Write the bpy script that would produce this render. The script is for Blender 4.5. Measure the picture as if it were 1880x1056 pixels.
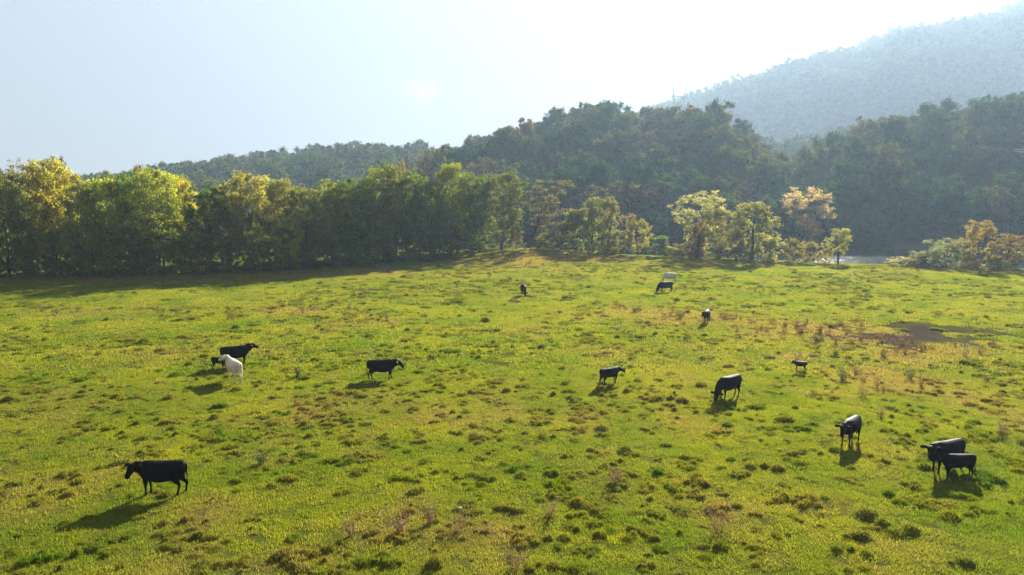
import bpy, bmesh, math, random
import numpy as np
from mathutils import Vector, Matrix, Euler

for o in list(bpy.data.objects):
    bpy.data.objects.remove(o)
SC = bpy.context.scene
COL = SC.collection
R = math.radians

# ------------------------------------------------------------------ camera
CAM_H, FPX, PITCH = 11.5, 1350.0, R(7.1)
cam_data = bpy.data.cameras.new("camera")
cam_data.sensor_width = 36.0
cam_data.lens = 36.0 * FPX / 1880.0
cam_data.clip_start, cam_data.clip_end = 0.5, 6000
cam = bpy.data.objects.new("camera", cam_data)
COL.objects.link(cam)
cam.location = (0, 0, CAM_H)
cam.rotation_euler = (R(90) - PITCH, 0, 0)
SC.camera = cam

# ------------------------------------------------------------------ light
SUN_AZ, SUN_EL = R(24.0), R(24.0)          # azimuth from +Y towards +X
world = bpy.data.worlds.new("World")
SC.world = world
world.use_nodes = True
wn, wl = world.node_tree.nodes, world.node_tree.links
wn.clear()
w_out = wn.new("ShaderNodeOutputWorld")
w_bg = wn.new("ShaderNodeBackground")
w_sky = wn.new("ShaderNodeTexSky")
w_sky.sky_type = 'NISHITA'
w_sky.sun_disc = False
w_sky.sun_elevation = SUN_EL
w_sky.sun_rotation = SUN_AZ
w_sky.altitude = 200
w_sky.air_density = 0.55
w_sky.dust_density = 0.4
w_sky.ozone_density = 1.0
w_bg.inputs["Strength"].default_value = 0.05
# thin high haze evens out the sky: a gentle tone curve on the physical sky's radiance
w_sc = wn.new("ShaderNodeVectorMath"); w_sc.operation = 'SCALE'; w_sc.inputs["Scale"].default_value = 0.2
w_gm = wn.new("ShaderNodeGamma"); w_gm.inputs["Gamma"].default_value = 0.09
w_s2 = wn.new("ShaderNodeVectorMath"); w_s2.operation = 'SCALE'; w_s2.inputs["Scale"].default_value = 2.32
w_hs = wn.new("ShaderNodeHueSaturation"); w_hs.inputs["Saturation"].default_value = 0.10
wl.new(w_sky.outputs[0], w_sc.inputs[0]); wl.new(w_sc.outputs[0], w_gm.inputs["Color"])
wl.new(w_gm.outputs[0], w_hs.inputs["Color"]); wl.new(w_hs.outputs[0], w_s2.inputs[0])
# one small wispy cloud
w_tc = wn.new("ShaderNodeTexCoord")
_a, _b = (782 - 940) / FPX, (528 - 166) / FPX
_d = Vector((_a, math.cos(PITCH) + _b * math.sin(PITCH), -math.sin(PITCH) + _b * math.cos(PITCH))).normalized()
w_sub = wn.new("ShaderNodeVectorMath"); w_sub.operation = 'SUBTRACT'; w_sub.inputs[1].default_value = _d
w_nrm = wn.new("ShaderNodeVectorMath"); w_nrm.operation = 'NORMALIZE'
w_mul = wn.new("ShaderNodeVectorMath"); w_mul.operation = 'MULTIPLY'; w_mul.inputs[1].default_value = (1 / .05, 1 / .05, 1 / .02)
w_len = wn.new("ShaderNodeVectorMath"); w_len.operation = 'LENGTH'
w_noi = wn.new("ShaderNodeTexNoise"); w_noi.inputs["Scale"].default_value = 38; w_noi.inputs["Detail"].default_value = 6
w_m1 = wn.new("ShaderNodeMapRange"); w_m1.inputs[1].default_value = 1.0; w_m1.inputs[2].default_value = 0.1; w_m1.interpolation_type = 'SMOOTHSTEP'
w_m2 = wn.new("ShaderNodeMapRange"); w_m2.inputs[1].default_value = 0.36; w_m2.inputs[2].default_value = 0.66; w_m2.interpolation_type = 'SMOOTHSTEP'
w_mm = wn.new("ShaderNodeMath"); w_mm.operation = 'MULTIPLY'
w_mx = wn.new("ShaderNodeMix"); w_mx.data_type = 'RGBA'; w_mx.inputs[7].default_value = (4.5, 4.45, 4.4, 1)
wl.new(w_tc.outputs["Generated"], w_nrm.inputs[0]); wl.new(w_nrm.outputs[0], w_sub.inputs[0]); wl.new(w_sub.outputs[0], w_mul.inputs[0])
wl.new(w_mul.outputs[0], w_len.inputs[0]); wl.new(w_len.outputs["Value"], w_m1.inputs[0]); wl.new(w_nrm.outputs[0], w_noi.inputs["Vector"])
wl.new(w_noi.outputs["Fac"], w_m2.inputs[0]); wl.new(w_m1.outputs[0], w_mm.inputs[0]); wl.new(w_m2.outputs[0], w_mm.inputs[1])
wl.new(w_mm.outputs[0], w_mx.inputs[0]); wl.new(w_s2.outputs[0], w_mx.inputs[6])
wl.new(w_mx.outputs[2], w_bg.inputs["Color"])
wl.new(w_bg.outputs[0], w_out.inputs["Surface"])

sun_data = bpy.data.lights.new("sun", 'SUN')
sun_data.energy = 5.0
sun_data.angle = R(0.5)
sun_data.color = (1.0, 0.93, 0.80)
sun = bpy.data.objects.new("sun", sun_data)
COL.objects.link(sun)
sun.location = (60, 60, 80)
sdir = Vector((math.sin(SUN_AZ) * math.cos(SUN_EL), math.cos(SUN_AZ) * math.cos(SUN_EL), math.sin(SUN_EL)))
sun.rotation_euler = sdir.to_track_quat('Z', 'Y').to_euler()

SC.view_settings.view_transform = 'Standard'
SC.view_settings.look = 'None'
SC.view_settings.use_curve_mapping = False
SC.view_settings.gamma = 1.0
SC.view_settings.exposure = 1.92
SC.render.engine = 'CYCLES'
cy = SC.cycles
cy.max_bounces = 6
cy.diffuse_bounces = 3
cy.glossy_bounces = 2
cy.transmission_bounces = 4
cy.transparent_max_bounces = 6
cy.volume_bounces = 1
cy.caustics_reflective = False
cy.caustics_refractive = False
cy.sample_clamp_indirect = 6.0

HAZE_DENSITY = 0.00026

# ------------------------------------------------------------------ helpers
CP, SP = math.cos(PITCH), math.sin(PITCH)

def ray(u, v):
    a, b = (u - 940.0) / FPX, (528.0 - v) / FPX
    return a, CP + b * SP, -SP + b * CP

def at(u, v, y):
    dx, dy, dz = ray(u, v)
    t = y / dy
    return dx * t, y, CAM_H + dz * t

def smooth(x):
    x = np.clip(x, 0, 1)
    return x * x * (3 - 2 * x)

def vnoise(x, y, seed=0):
    x = np.asarray(x, float); y = np.asarray(y, float)
    xi, yi = np.floor(x).astype(np.int64), np.floor(y).astype(np.int64)
    fx, fy = x - xi, y - yi
    fx, fy = fx * fx * (3 - 2 * fx), fy * fy * (3 - 2 * fy)
    def h(i, j):
        n = (i * 374761393 + j * 668265263 + seed * 974634777) & 0xffffffff
        n = ((n ^ (n >> 13)) * 1274126177) & 0xffffffff
        n = ((n ^ (n >> 16)) * 2246822519) & 0xffffffff
        return ((n ^ (n >> 15)) & 0xffff) / 65535.0
    a, b, c, d = h(xi, yi), h(xi + 1, yi), h(xi, yi + 1), h(xi + 1, yi + 1)
    return (a * (1 - fx) + b * fx) * (1 - fy) + (c * (1 - fx) + d * fx) * fy

def fbm(x, y, seed=0, octv=4):
    s, a, t = 0, 0.5, 0
    for k in range(octv):
        s = s + a * vnoise(x * 2 ** k + 17.3 * k, y * 2 ** k - 9.1 * k, seed + k)
        t += a
        a *= 0.5
    return s / t

def tag(o, label=None, cat=None, group=None, kind=None):
    if label: o["label"] = label
    if cat: o["category"] = cat
    if group: o["group"] = group
    if kind: o["kind"] = kind
    return o

def link(name, mesh, mat=None, parent=None):
    o = bpy.data.objects.new(name, mesh)
    COL.objects.link(o)
    if mat is not None and mesh is not None and len(mesh.materials) == 0:
        mesh.materials.append(mat)
    if parent is not None:
        o.parent = parent
    return o

def np_mesh(name, verts, faces, smooth_shade=False, attrs=None, face_attrs=None):
    """verts (n,3), faces (m,k) all of one size k"""
    verts = np.asarray(verts, np.float32); faces = np.asarray(faces, np.int32)
    me = bpy.data.meshes.new(name)
    m, k = faces.shape
    me.vertices.add(len(verts)); me.vertices.foreach_set("co", verts.ravel())
    me.loops.add(m * k); me.loops.foreach_set("vertex_index", faces.ravel())
    me.polygons.add(m)
    me.polygons.foreach_set("loop_start", np.arange(0, m * k, k, dtype=np.int32))
    me.polygons.foreach_set("loop_total", np.full(m, k, np.int32))
    if smooth_shade:
        me.polygons.foreach_set("use_smooth", np.ones(m, bool))
    for n, arr in (attrs or {}).items():
        arr = np.asarray(arr, np.float32)
        if arr.ndim == 1:
            me.attributes.new(n, 'FLOAT', 'POINT').data.foreach_set("value", arr)
        else:
            me.attributes.new(n, 'FLOAT_VECTOR', 'POINT').data.foreach_set("vector", arr.ravel())
    for n, arr in (face_attrs or {}).items():
        me.attributes.new(n, 'FLOAT', 'FACE').data.foreach_set("value", np.asarray(arr, np.float32))
    me.update(calc_edges=True)
    return me

# ------------------------------------------------------------------ terrain functions
EDGE = [(-600, 560), (0, 512), (300, 505), (500, 500), (700, 487), (860, 473), (950, 467), (1060, 468),
        (1200, 472), (1400, 478), (1600, 486), (1700, 490), (1880, 496), (2400, 512)]
_et, _ey = [], []
for u, v in EDGE:
    dx, dy, dz = ray(u, v)
    t = -CAM_H / dz
    _et.append(dx / dy); _ey.append(dy * t)

def edge_y(t):
    return np.interp(t, _et, _ey)

RIVER_FAR = 196.0

def ground_z(x, y):
    x = np.asarray(x, float); y = np.asarray(y, float)
    yy = np.maximum(y, 5)
    t = x / yy
    z = 0.55 * (fbm(x / 26, y / 26, 3, 2) - 0.5) + 0.16 * (fbm(x / 5.0, y / 5.0, 5, 2) - 0.5)
    near = np.clip((170 - y) / 100, 0, 1)
    z = z + near * (0.07 * (fbm(x / 1.6, y / 1.1, 7, 3) - 0.5))
    ed = edge_y(t)
    m = smooth((t + 0.01) / 0.07)
    drop = 5.0 * smooth((y - ed - 1.0) / 17.0)
    z = z - m * drop
    z = z + 1.1 * np.exp(-(((t - 0.035) / 0.07) ** 2)) * smooth((y - 105) / 35) * (1 - smooth((y - ed) / 14))
    return z

def ground_at(u, v):
    dx, dy, dz = ray(u, v)
    t = -CAM_H / dz
    for _ in range(6):
        z = float(ground_z(dx * t, dy * t))
        t = (z - CAM_H) / dz
    return dx * t, dy * t, CAM_H + dz * t

# patches of dry grass and bare mud, as (u, v, half width px, half height px, strength)
DRY = [(1250, 583, 120, 17, .9), (1180, 568, 90, 9, .6), (660, 596, 90, 12, .55), (600, 745, 130, 34, .5), (850, 980, 150, 60, .6),
       (760, 940, 90, 40, .6), (1340, 950, 60, 60, .5), (960, 482, 95, 12, 1.0), (1050, 476, 80, 7, .8), (560, 575, 80, 10, .5),
       (1420, 600, 90, 22, .85), (1560, 612, 130, 28, 1.0), (1700, 640, 140, 22, .9), (1600, 690, 110, 32, .6), (1480, 650, 60, 20, .4),
       (1840, 640, 60, 16, .6), (120, 740, 140, 30, .35), (60, 900, 120, 60, .35), (380, 960, 120, 60, .4), (900, 760, 160, 30, .4),
       (1250, 780, 120, 30, .35), (500, 1030, 220, 40, .45), (1700, 1000, 120, 50, .3), (1840, 760, 60, 60, .45), (400, 505, 400, 9, .6),
       (690, 498, 60, 4, .9), (1300, 482, 260, 3, .6), (1750, 497, 160, 3, .7)]
MUD = [(1690, 614, 150, 22, 1.0), (1560, 603, 75, 13, .8), (1790, 590, 60, 7, .5)]

def _patches(lst, x, y):
    s = np.zeros_like(x)
    for (u, v, ru, rv, k) in lst:
        dx, dy, dz = ray(u, v); t = -CAM_H / dz
        cx, cy_ = dx * t, dy * t
        rx = ru * cy_ / FPX
        ry = rv * cy_ * cy_ / (FPX * CAM_H)
        q = ((x - cx) / rx) ** 2 + ((y - cy_) / ry) ** 2
        s = np.maximum(s, k * np.exp(-q * 0.9))
    return s

def dryness(x, y):
    x = np.asarray(x, float); y = np.asarray(y, float)
    n = fbm(x / 9.0, y / 9.0, 21, 4)
    n2 = fbm(x / 2.2, y / 2.2, 31, 4)
    n3 = fbm(x / 0.7, y / 0.7, 61, 3)
    base = np.clip((n - 0.50) * 2.2, 0, 1) * 0.35
    p = _patches(DRY, x, y)
    d = base + p * (0.45 + 0.9 * n2) + 1.15 * np.clip(n2 - 0.50, 0, 1) + 0.75 * np.clip(n3 - 0.5, 0, 1)
    return np.clip(d, 0, 1)

def muddiness(x, y):
    x = np.asarray(x, float); y = np.asarray(y, float)
    return np.clip(_patches(MUD, x, y) * 5.5 * (0.55 * fbm(x / 3.0, y / 3.0, 51, 4) + 0.45 * fbm(x / 0.9, y / 0.9, 57, 3) - 0.27) - 0.35, 0, 1)

# ------------------------------------------------------------------ materials
def new_mat(name):
    m = bpy.data.materials.new(name)
    m.use_nodes = True
    m.node_tree.nodes.clear()
    return m, m.node_tree.nodes, m.node_tree.links

def rgb(n, c):
    x = n.new("ShaderNodeRGB"); x.outputs[0].default_value = (*c, 1); return x.outputs[0]

def mix_col(n, l, f, a, b, mode='MIX'):
    x = n.new("ShaderNodeMix"); x.data_type = 'RGBA'; x.blend_type = mode
    for sock, val in ((x.inputs[0], f), (x.inputs[6], a), (x.inputs[7], b)):
        if isinstance(val, (int, float)): sock.default_value = val
        elif isinstance(val, tuple): sock.default_value = (*val, 1)
        else: l.new(val, sock)
    return x.outputs[2]

def math_n(n, l, op, a, b=None, c=None, clamp=False):
    x = n.new("ShaderNodeMath"); x.operation = op; x.use_clamp = clamp
    for i, val in enumerate((a, b, c)):
        if val is None: continue
        if isinstance(val, (int, float)): x.inputs[i].default_value = val
        else: l.new(val, x.inputs[i])
    return x.outputs[0]

def attr(n, name, typ='GEOMETRY'):
    x = n.new("ShaderNodeAttribute"); x.attribute_name = name; x.attribute_type = typ
    return x.outputs["Fac"]

def leafy_shader(n, l, col, trans_col, trans=0.45, gloss=0.04):
    d = n.new("ShaderNodeBsdfDiffuse"); l.new(col, d.inputs[0])
    t = n.new("ShaderNodeBsdfTranslucent"); l.new(trans_col, t.inputs[0])
    mx = n.new("ShaderNodeMixShader"); mx.inputs[0].default_value = trans
    l.new(d.outputs[0], mx.inputs[1]); l.new(t.outputs[0], mx.inputs[2])
    last = mx.outputs[0]
    if gloss:
        g = n.new("ShaderNodeBsdfGlossy"); g.inputs["Roughness"].default_value = 0.45
        g.inputs[0].default_value = (1, 1, 1, 1)
        m2 = n.new("ShaderNodeMixShader"); m2.inputs[0].default_value = gloss
        l.new(last, m2.inputs[1]); l.new(g.outputs[0], m2.inputs[2]); last = m2.outputs[0]
    o = n.new("ShaderNodeOutputMaterial"); l.new(last, o.inputs["Surface"])

def foliage_material(name, source='COLOR', trans=0.48, gloss=0.04):
    """leaf colour: object colour (or a ramp over the random number of each tree), shifted leaf by leaf"""
    m, n, l = new_mat(name)
    oi = n.new("ShaderNodeObjectInfo")
    if source == 'COLOR':
        base = oi.outputs["Color"]
    else:
        cr = n.new("ShaderNodeValToRGB"); cr.color_ramp.interpolation = 'LINEAR'
        els = source
        cr.color_ramp.elements[0].position = els[0][0]; cr.color_ramp.elements[0].color = (*els[0][1], 1)
        cr.color_ramp.elements[1].position = els[-1][0]; cr.color_ramp.elements[1].color = (*els[-1][1], 1)
        for p, c in els[1:-1]:
            e = cr.color_ramp.elements.new(p); e.color = (*c, 1)
        l.new(oi.outputs["Random"], cr.inputs[0])
        base = cr.outputs[0]
    hue, br = attr(n, "hue"), attr(n, "bright")
    hs = n.new("ShaderNodeHueSaturation")
    # leaf groups lean to yellow or to green
    l.new(math_n(n, l, 'MULTIPLY_ADD', hue, -0.05, 0.532), hs.inputs["Hue"])
    l.new(math_n(n, l, 'MULTIPLY_ADD', br, 0.95, 0.5), hs.inputs["Value"])
    l.new(base, hs.inputs["Color"])
    col = hs.outputs[0]
    tc = mix_col(n, l, 0.5, col, mix_col(n, l, 1.0, col, (1.5, 1.35, 0.35), 'MULTIPLY'))
    leafy_shader(n, l, col, tc, trans, gloss)
    return m

HILL_RAMP = [(0.0, (0.05, 0.11, 0.035)), (0.3, (0.075, 0.14, 0.04)), (0.6, (0.11, 0.16, 0.045)), (0.78, (0.17, 0.18, 0.05)),
             (0.95, (0.18, 0.16, 0.055)), (0.99, (0.22, 0.16, 0.07)), (1.0, (0.15, 0.15, 0.09))]
M_LEAF = foliage_material("leaves", trans=0.58, gloss=0.025)
M_HILL = foliage_material("hill_leaves", [(p, tuple(q * 0.8 for q in c)) for p, c in HILL_RAMP], 0.38, 0.0)
M_FAR = foliage_material("far_leaves", [(0.0, (0.07, 0.11, 0.03)), (0.5, (0.09, 0.125, 0.035)), (1.0, (0.12, 0.13, 0.04))], 0.38, 0.0)

def simple_mat(name, c1, c2, scale=8, rough=0.85, bump=0.3, stretch=(1, 1, 1)):
    m, n, l = new_mat(name)
    tc = n.new("ShaderNodeTexCoord"); mp = n.new("ShaderNodeMapping"); mp.inputs["Scale"].default_value = stretch
    l.new(tc.outputs["Object"], mp.inputs[0])
    nz = n.new("ShaderNodeTexNoise"); nz.inputs["Scale"].default_value = scale; nz.inputs["Detail"].default_value = 6
    l.new(mp.outputs[0], nz.inputs["Vector"])
    b = n.new("ShaderNodeBsdfPrincipled"); b.inputs["Roughness"].default_value = rough
    l.new(mix_col(n, l, nz.outputs["Fac"], c1, c2), b.inputs["Base Color"])
    bp = n.new("ShaderNodeBump"); bp.inputs["Strength"].default_value = bump; bp.inputs["Distance"].default_value = 0.05
    l.new(nz.outputs["Fac"], bp.inputs["Height"]); l.new(bp.outputs[0], b.inputs["Normal"])
    o = n.new("ShaderNodeOutputMaterial"); l.new(b.outputs[0], o.inputs["Surface"])
    return m

M_BARK = simple_mat("bark", (0.035, 0.028, 0.022), (0.11, 0.09, 0.07), 5, 0.9, 0.6, (3, 3, 0.6))
M_BARK_PALE = simple_mat("pale_bark", (0.10, 0.085, 0.07), (0.22, 0.19, 0.16), 5, 0.9, 0.6, (3, 3, 0.6))
M_STEEL = simple_mat("galvanised_steel", (0.22, 0.23, 0.24), (0.32, 0.33, 0.34), 3, 0.5, 0.1)
M_FLOOR = simple_mat("forest_floor", (0.045, 0.04, 0.022), (0.09, 0.075, 0.04), 0.25, 0.95, 0.3)

# grass ground
GREEN_A, GREEN_B, TAN_A, TAN_B = (0.045, 0.070, 0.008), (0.085, 0.095, 0.012), (0.12, 0.085, 0.035), (0.07, 0.05, 0.025)
m, n, l = new_mat("pasture_ground"); M_GROUND = m
tc = n.new("ShaderNodeTexCoord")
nz = n.new("ShaderNodeTexNoise"); nz.inputs["Scale"].default_value = 0.9; nz.inputs["Detail"].default_value = 8; nz.inputs["Roughness"].default_value = 0.7
l.new(tc.outputs["Object"], nz.inputs["Vector"])
nf = n.new("ShaderNodeTexNoise"); nf.inputs["Scale"].default_value = 14; nf.inputs["Detail"].default_value = 5; nf.inputs["Roughness"].default_value = 0.7
l.new(tc.outputs["Object"], nf.inputs["Vector"])
grass = mix_col(n, l, math_n(n, l, 'MULTIPLY_ADD', nz.outputs["Fac"], 2.4, -0.7, clamp=True), GREEN_A, GREEN_B)
tan = mix_col(n, l, nf.outputs["Fac"], TAN_A, TAN_B)
dr = math_n(n, l, 'ADD', attr(n, "dry"), math_n(n, l, 'MULTIPLY_ADD', nf.outputs["Fac"], 0.9, -0.45), clamp=True)
c = mix_col(n, l, dr, grass, tan)
c = mix_col(n, l, attr(n, "mud"), c, (0.055, 0.042, 0.036))
c = mix_col(n, l, attr(n, "bank"), c, (0.06, 0.055, 0.03))
b = n.new("ShaderNodeBsdfDiffuse")
l.new(c, b.inputs["Color"])
bp = n.new("ShaderNodeBump"); bp.inputs["Strength"].default_value = 0.8; bp.inputs["Distance"].default_value = 0.06
l.new(nf.outputs["Fac"], bp.inputs["Height"]); l.new(bp.outputs[0], b.inputs["Normal"])
o = n.new("ShaderNodeOutputMaterial"); l.new(b.outputs[0], o.inputs["Surface"])

# grass blades; "dry" and "tone" arrive on the instances
def blade_mat(name, green, yellow, tan, trans=0.5, gloss=0.012):
    m, n, l = new_mat(name)
    oi = n.new("ShaderNodeObjectInfo")
    g = mix_col(n, l, attr(n, "tone", 'INSTANCER'), green, yellow)
    c = mix_col(n, l, attr(n, "dry", 'INSTANCER'), g, tan)
    c = mix_col(n, l, math_n(n, l, 'MULTIPLY_ADD', attr(n, "hue"), 0.8, -0.55, clamp=True), c, (0.27, 0.215, 0.085))
    hs = n.new("ShaderNodeHueSaturation"); l.new(c, hs.inputs["Color"])
    l.new(math_n(n, l, 'MULTIPLY_ADD', attr(n, "bright"), 0.8, 0.6), hs.inputs["Value"])
    col = hs.outputs[0]
    tcx = mix_col(n, l, 0.6, col, mix_col(n, l, 1.0, col, (1.35, 1.25, 0.3), 'MULTIPLY'))
    leafy_shader(n, l, col, tcx, trans, gloss)
    return m
M_BLADE = blade_mat("grass_blades", (0.125, 0.205, 0.012), (0.265, 0.29, 0.018), (0.30, 0.235, 0.09), 0.58)
M_TUSS = blade_mat("tussock_blades", (0.085, 0.16, 0.008), (0.22, 0.24, 0.012), (0.28, 0.20, 0.075), 0.45, 0)
M_WEED = blade_mat("dry_weed_stems", (0.15, 0.10, 0.035), (0.22, 0.13, 0.055), (0.19, 0.115, 0.06), 0.35)

# cattle
def coat(name, c1, c2, rough, spec=0.5):
    m, n, l = new_mat(name)
    tc = n.new("ShaderNodeTexCoord")
    nz = n.new("ShaderNodeTexNoise"); nz.inputs["Scale"].default_value = 3.0; nz.inputs["Detail"].default_value = 5
    l.new(tc.outputs["Object"], nz.inputs["Vector"])
    nf = n.new("ShaderNodeTexNoise"); nf.inputs["Scale"].default_value = 60; nf.inputs["Detail"].default_value = 3
    l.new(tc.outputs["Object"], nf.inputs["Vector"])
    b = n.new("ShaderNodeBsdfPrincipled"); b.inputs["Roughness"].default_value = rough
    b.inputs["Specular IOR Level"].default_value = spec
    l.new(mix_col(n, l, nz.outputs["Fac"], c1, c2), b.inputs["Base Color"])
    bp = n.new("ShaderNodeBump"); bp.inputs["Strength"].default_value = 0.35; bp.inputs["Distance"].default_value = 0.01
    l.new(nf.outputs["Fac"], bp.inputs["Height"]); l.new(bp.outputs[0], b.inputs["Normal"])
    o = n.new("ShaderNodeOutputMaterial"); l.new(b.outputs[0], o.inputs["Surface"])
    return m
M_BLACK = coat("black_coat", (0.004, 0.004, 0.0045), (0.010, 0.008, 0.007), 0.6, 0.05)
M_WHITE = coat("cream_coat", (0.55, 0.49, 0.41), (0.68, 0.63, 0.55), 0.7, 0.3)
M_EYE = coat("eye", (0.01, 0.008, 0.006), (0.012, 0.01, 0.01), 0.1, 0.6)
M_HOOF = coat("hoof_horn", (0.03, 0.025, 0.02), (0.06, 0.05, 0.04), 0.5, 0.4)

# water
m, n, l = new_mat("river_water"); M_WATER = m
tc = n.new("ShaderNodeTexCoord"); mp = n.new("ShaderNodeMapping"); mp.inputs["Scale"].default_value = (0.6, 1.4, 1)
l.new(tc.outputs["Object"], mp.inputs[0])
nz = n.new("ShaderNodeTexNoise"); nz.inputs["Scale"].default_value = 1.3; nz.inputs["Detail"].default_value = 4
l.new(mp.outputs[0], nz.inputs["Vector"])
b = n.new("ShaderNodeBsdfPrincipled")
b.inputs["Base Color"].default_value = (0.02, 0.035, 0.035, 1); b.inputs["Roughness"].default_value = 0.07; b.inputs["IOR"].default_value = 1.33
bp = n.new("ShaderNodeBump"); bp.inputs["Strength"].default_value = 1.0; bp.inputs["Distance"].default_value = 0.09
l.new(nz.outputs["Fac"], bp.inputs["Height"]); l.new(bp.outputs[0], b.inputs["Normal"])
o = n.new("ShaderNodeOutputMaterial"); l.new(b.outputs[0], o.inputs["Surface"])

# ------------------------------------------------------------------ ground sheet
ts = np.concatenate([np.linspace(-3.5, -0.95, 26), np.linspace(-0.93, 0.93, 520), np.linspace(0.95, 3.5, 26)])
ys = np.concatenate([np.linspace(-60, 12, 12), 13 * (200 / 13.0) ** np.linspace(0, 1, 400), np.linspace(206, 1560, 40)])
T, Y = np.meshgrid(ts, ys)
X = T * np.maximum(Y, 12.0) * 1.0
Z = ground_z(X, Y)
nx, ny = len(ts), len(ys)
V = np.stack([X, Y, Z], -1).reshape(-1, 3)
i = np.arange(nx * ny).reshape(ny, nx)
F = np.stack([i[:-1, :-1], i[:-1, 1:], i[1:, 1:], i[1:, :-1]], -1).reshape(-1, 4)
tt = (X / np.maximum(Y, 5))
inland = 1 - smooth((Y - edge_y(tt) - 0.5) / 4.0) * smooth((tt + 0.01) / 0.05)
ground = link("pasture", np_mesh("pasture", V, F, True, {
    "dry": (dryness(X, Y) * np.ones_like(X)).ravel(), "mud": muddiness(X, Y).ravel(), "bank": (1 - inland).ravel()}), M_GROUND)
tag(ground, kind="structure")

# river
wx = np.linspace(-30, 420, 24); wy = np.linspace(112, 212, 12)
WX, WY = np.meshgrid(wx, wy)
i = np.arange(WX.size).reshape(WX.shape)
F = np.stack([i[:-1, :-1], i[:-1, 1:], i[1:, 1:], i[1:, :-1]], -1).reshape(-1, 4)
river = link("river", np_mesh("river", np.stack([WX, WY, np.full_like(WX, -3.0)], -1).reshape(-1, 3), F), M_WATER)
tag(river, kind="structure")

# ------------------------------------------------------------------ hills
class Hill:
    def __init__(s, name, base_y, crest_y, base_z, crest, tree_h, amp, freq, seed, back=200):
        s.name, s.by, s.cy, s.bz, s.amp, s.freq, s.seed, s.back = name, base_y, crest_y, base_z, amp, freq, seed, back
        s.t, s.z = [], []
        for u, v in crest:
            x, y, z = at(u, v, crest_y)
            s.t.append(x / y); s.z.append(max(z - tree_h, base_z))
    def height(s, x, y):
        t = x / y
        zc = np.interp(t, s.t, s.z) - s.bz
        cy_ = s.cy + 40 * (fbm(t * 6, t * 0 + 3, s.seed, 2) - 0.5)
        # keep the crest line on its sight line when the crest moves nearer or farther
        zc = CAM_H + (zc + s.bz - CAM_H) * cy_ / s.cy - s.bz
        w = (y - s.by) / (cy_ - s.by)
        wc = np.clip(w, 0, 1)
        prof = np.sin(wc * math.pi / 2) ** 1.15
        sp = fbm(x / s.freq, y / (s.freq * 1.5), s.seed + 9, 3) - 0.5
        z = s.bz + zc * (prof + s.amp * 4 * wc * (1 - wc) * sp * 2) + 3.0 * (vnoise(x / 22, y / 22, s.seed + 4) - 0.5) * wc
        z = np.where(w > 1, s.bz + zc * (1 - 0.6 * smooth((w - 1) * 1.2)), z)
        return np.where(w <= 0, s.bz - 1.5, z)

hills = [
    Hill("hill", 205, 345, -3.5, [(560, 425), (700, 335), (800, 288), (860, 268), (900, 248), (960, 226), (1000, 208), (1050, 197),
         (1100, 190), (1150, 200), (1200, 196), (1240, 198), (1300, 208), (1340, 228), (1380, 258), (1430, 288), (1480, 312), (1560, 360), (1680, 440)], 14.5, .34, 46, 11),
    Hill("hill", 199, 318, -3.5, [(1290, 450), (1370, 372), (1420, 322), (1480, 282), (1560, 246), (1650, 212), (1750, 195), (1800, 182),
         (1880, 176), (2000, 165), (2300, 150), (2700, 160)], 14.5, .22, 42, 23),
    Hill("hill", 330, 600, -2.0, [(-900, 380), (-400, 345), (0, 335), (130, 320), (225, 309), (310, 297), (400, 288), (500, 275), (600, 265), (700, 262),
         (760, 264), (860, 266), (960, 280), (1150, 330)], 19.0, .16, 90, 37),
    Hill("mountain", 560, 1350, -2.0, [(800, 330), (900, 300), (1050, 260), (1150, 228), (1240, 200), (1330, 183), (1400, 164), (1450, 144), (1500, 130),
         (1580, 117), (1640, 89), (1700, 73), (1780, 55), (1830, 47), (1880, 38), (2000, 20), (2300, -10), (2700, 0)], 19.0, .17, 170, 51, 120),
    Hill("hill", 360, 500, -2.0, [(1150, 400), (1250, 330), (1330, 285), (1400, 262), (1460, 254), (1530, 244), (1620, 228), (1720, 205), (1850, 190), (2100, 170), (2400, 170)], 13.0, .18, 60, 67, 60),
]
for h in hills:
    t0, t1 = max(min(h.t), -1.35), min(max(h.t), 1.15)
    tt = np.linspace(t0, t1, 150)
    yy = np.concatenate([np.linspace(h.by - 2, h.cy, 70), np.linspace(h.cy, h.cy + h.back, 14)[1:]])
    T, Y = np.meshgrid(tt, yy)
    X = T * Y
    Z = h.height(X, Y)
    i = np.arange(T.size).reshape(T.shape)
    F = np.stack([i[:-1, :-1], i[:-1, 1:], i[1:, 1:], i[1:, :-1]], -1).reshape(-1, 4)
    tag(link(h.name, np_mesh(h.name, np.stack([X, Y, Z], -1).reshape(-1, 3), F, True), M_FLOOR), kind="structure")

# ------------------------------------------------------------------ tree meshes
def leaf_quads(rng, C, size, up_bias=0.25, out=None, amount=0.0):
    n = len(C)
    N = rng.normal(size=(n, 3)); N[:, 2] += up_bias
    if out is not None: N += out * amount
    N /= np.linalg.norm(N, axis=1)[:, None]
    A = np.cross(N, rng.normal(size=(n, 3))); A /= np.linalg.norm(A, axis=1)[:, None]
    B = np.cross(N, A)
    s = size * rng.uniform(0.6, 1.35, (n, 1))
    P = np.stack([C - A * s * .5, C - B * s * .33, C + A * s * .5, C + B * s * .33], 1).reshape(-1, 3)
    F = np.arange(n * 4).reshape(-1, 4)
    return P, F

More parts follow.
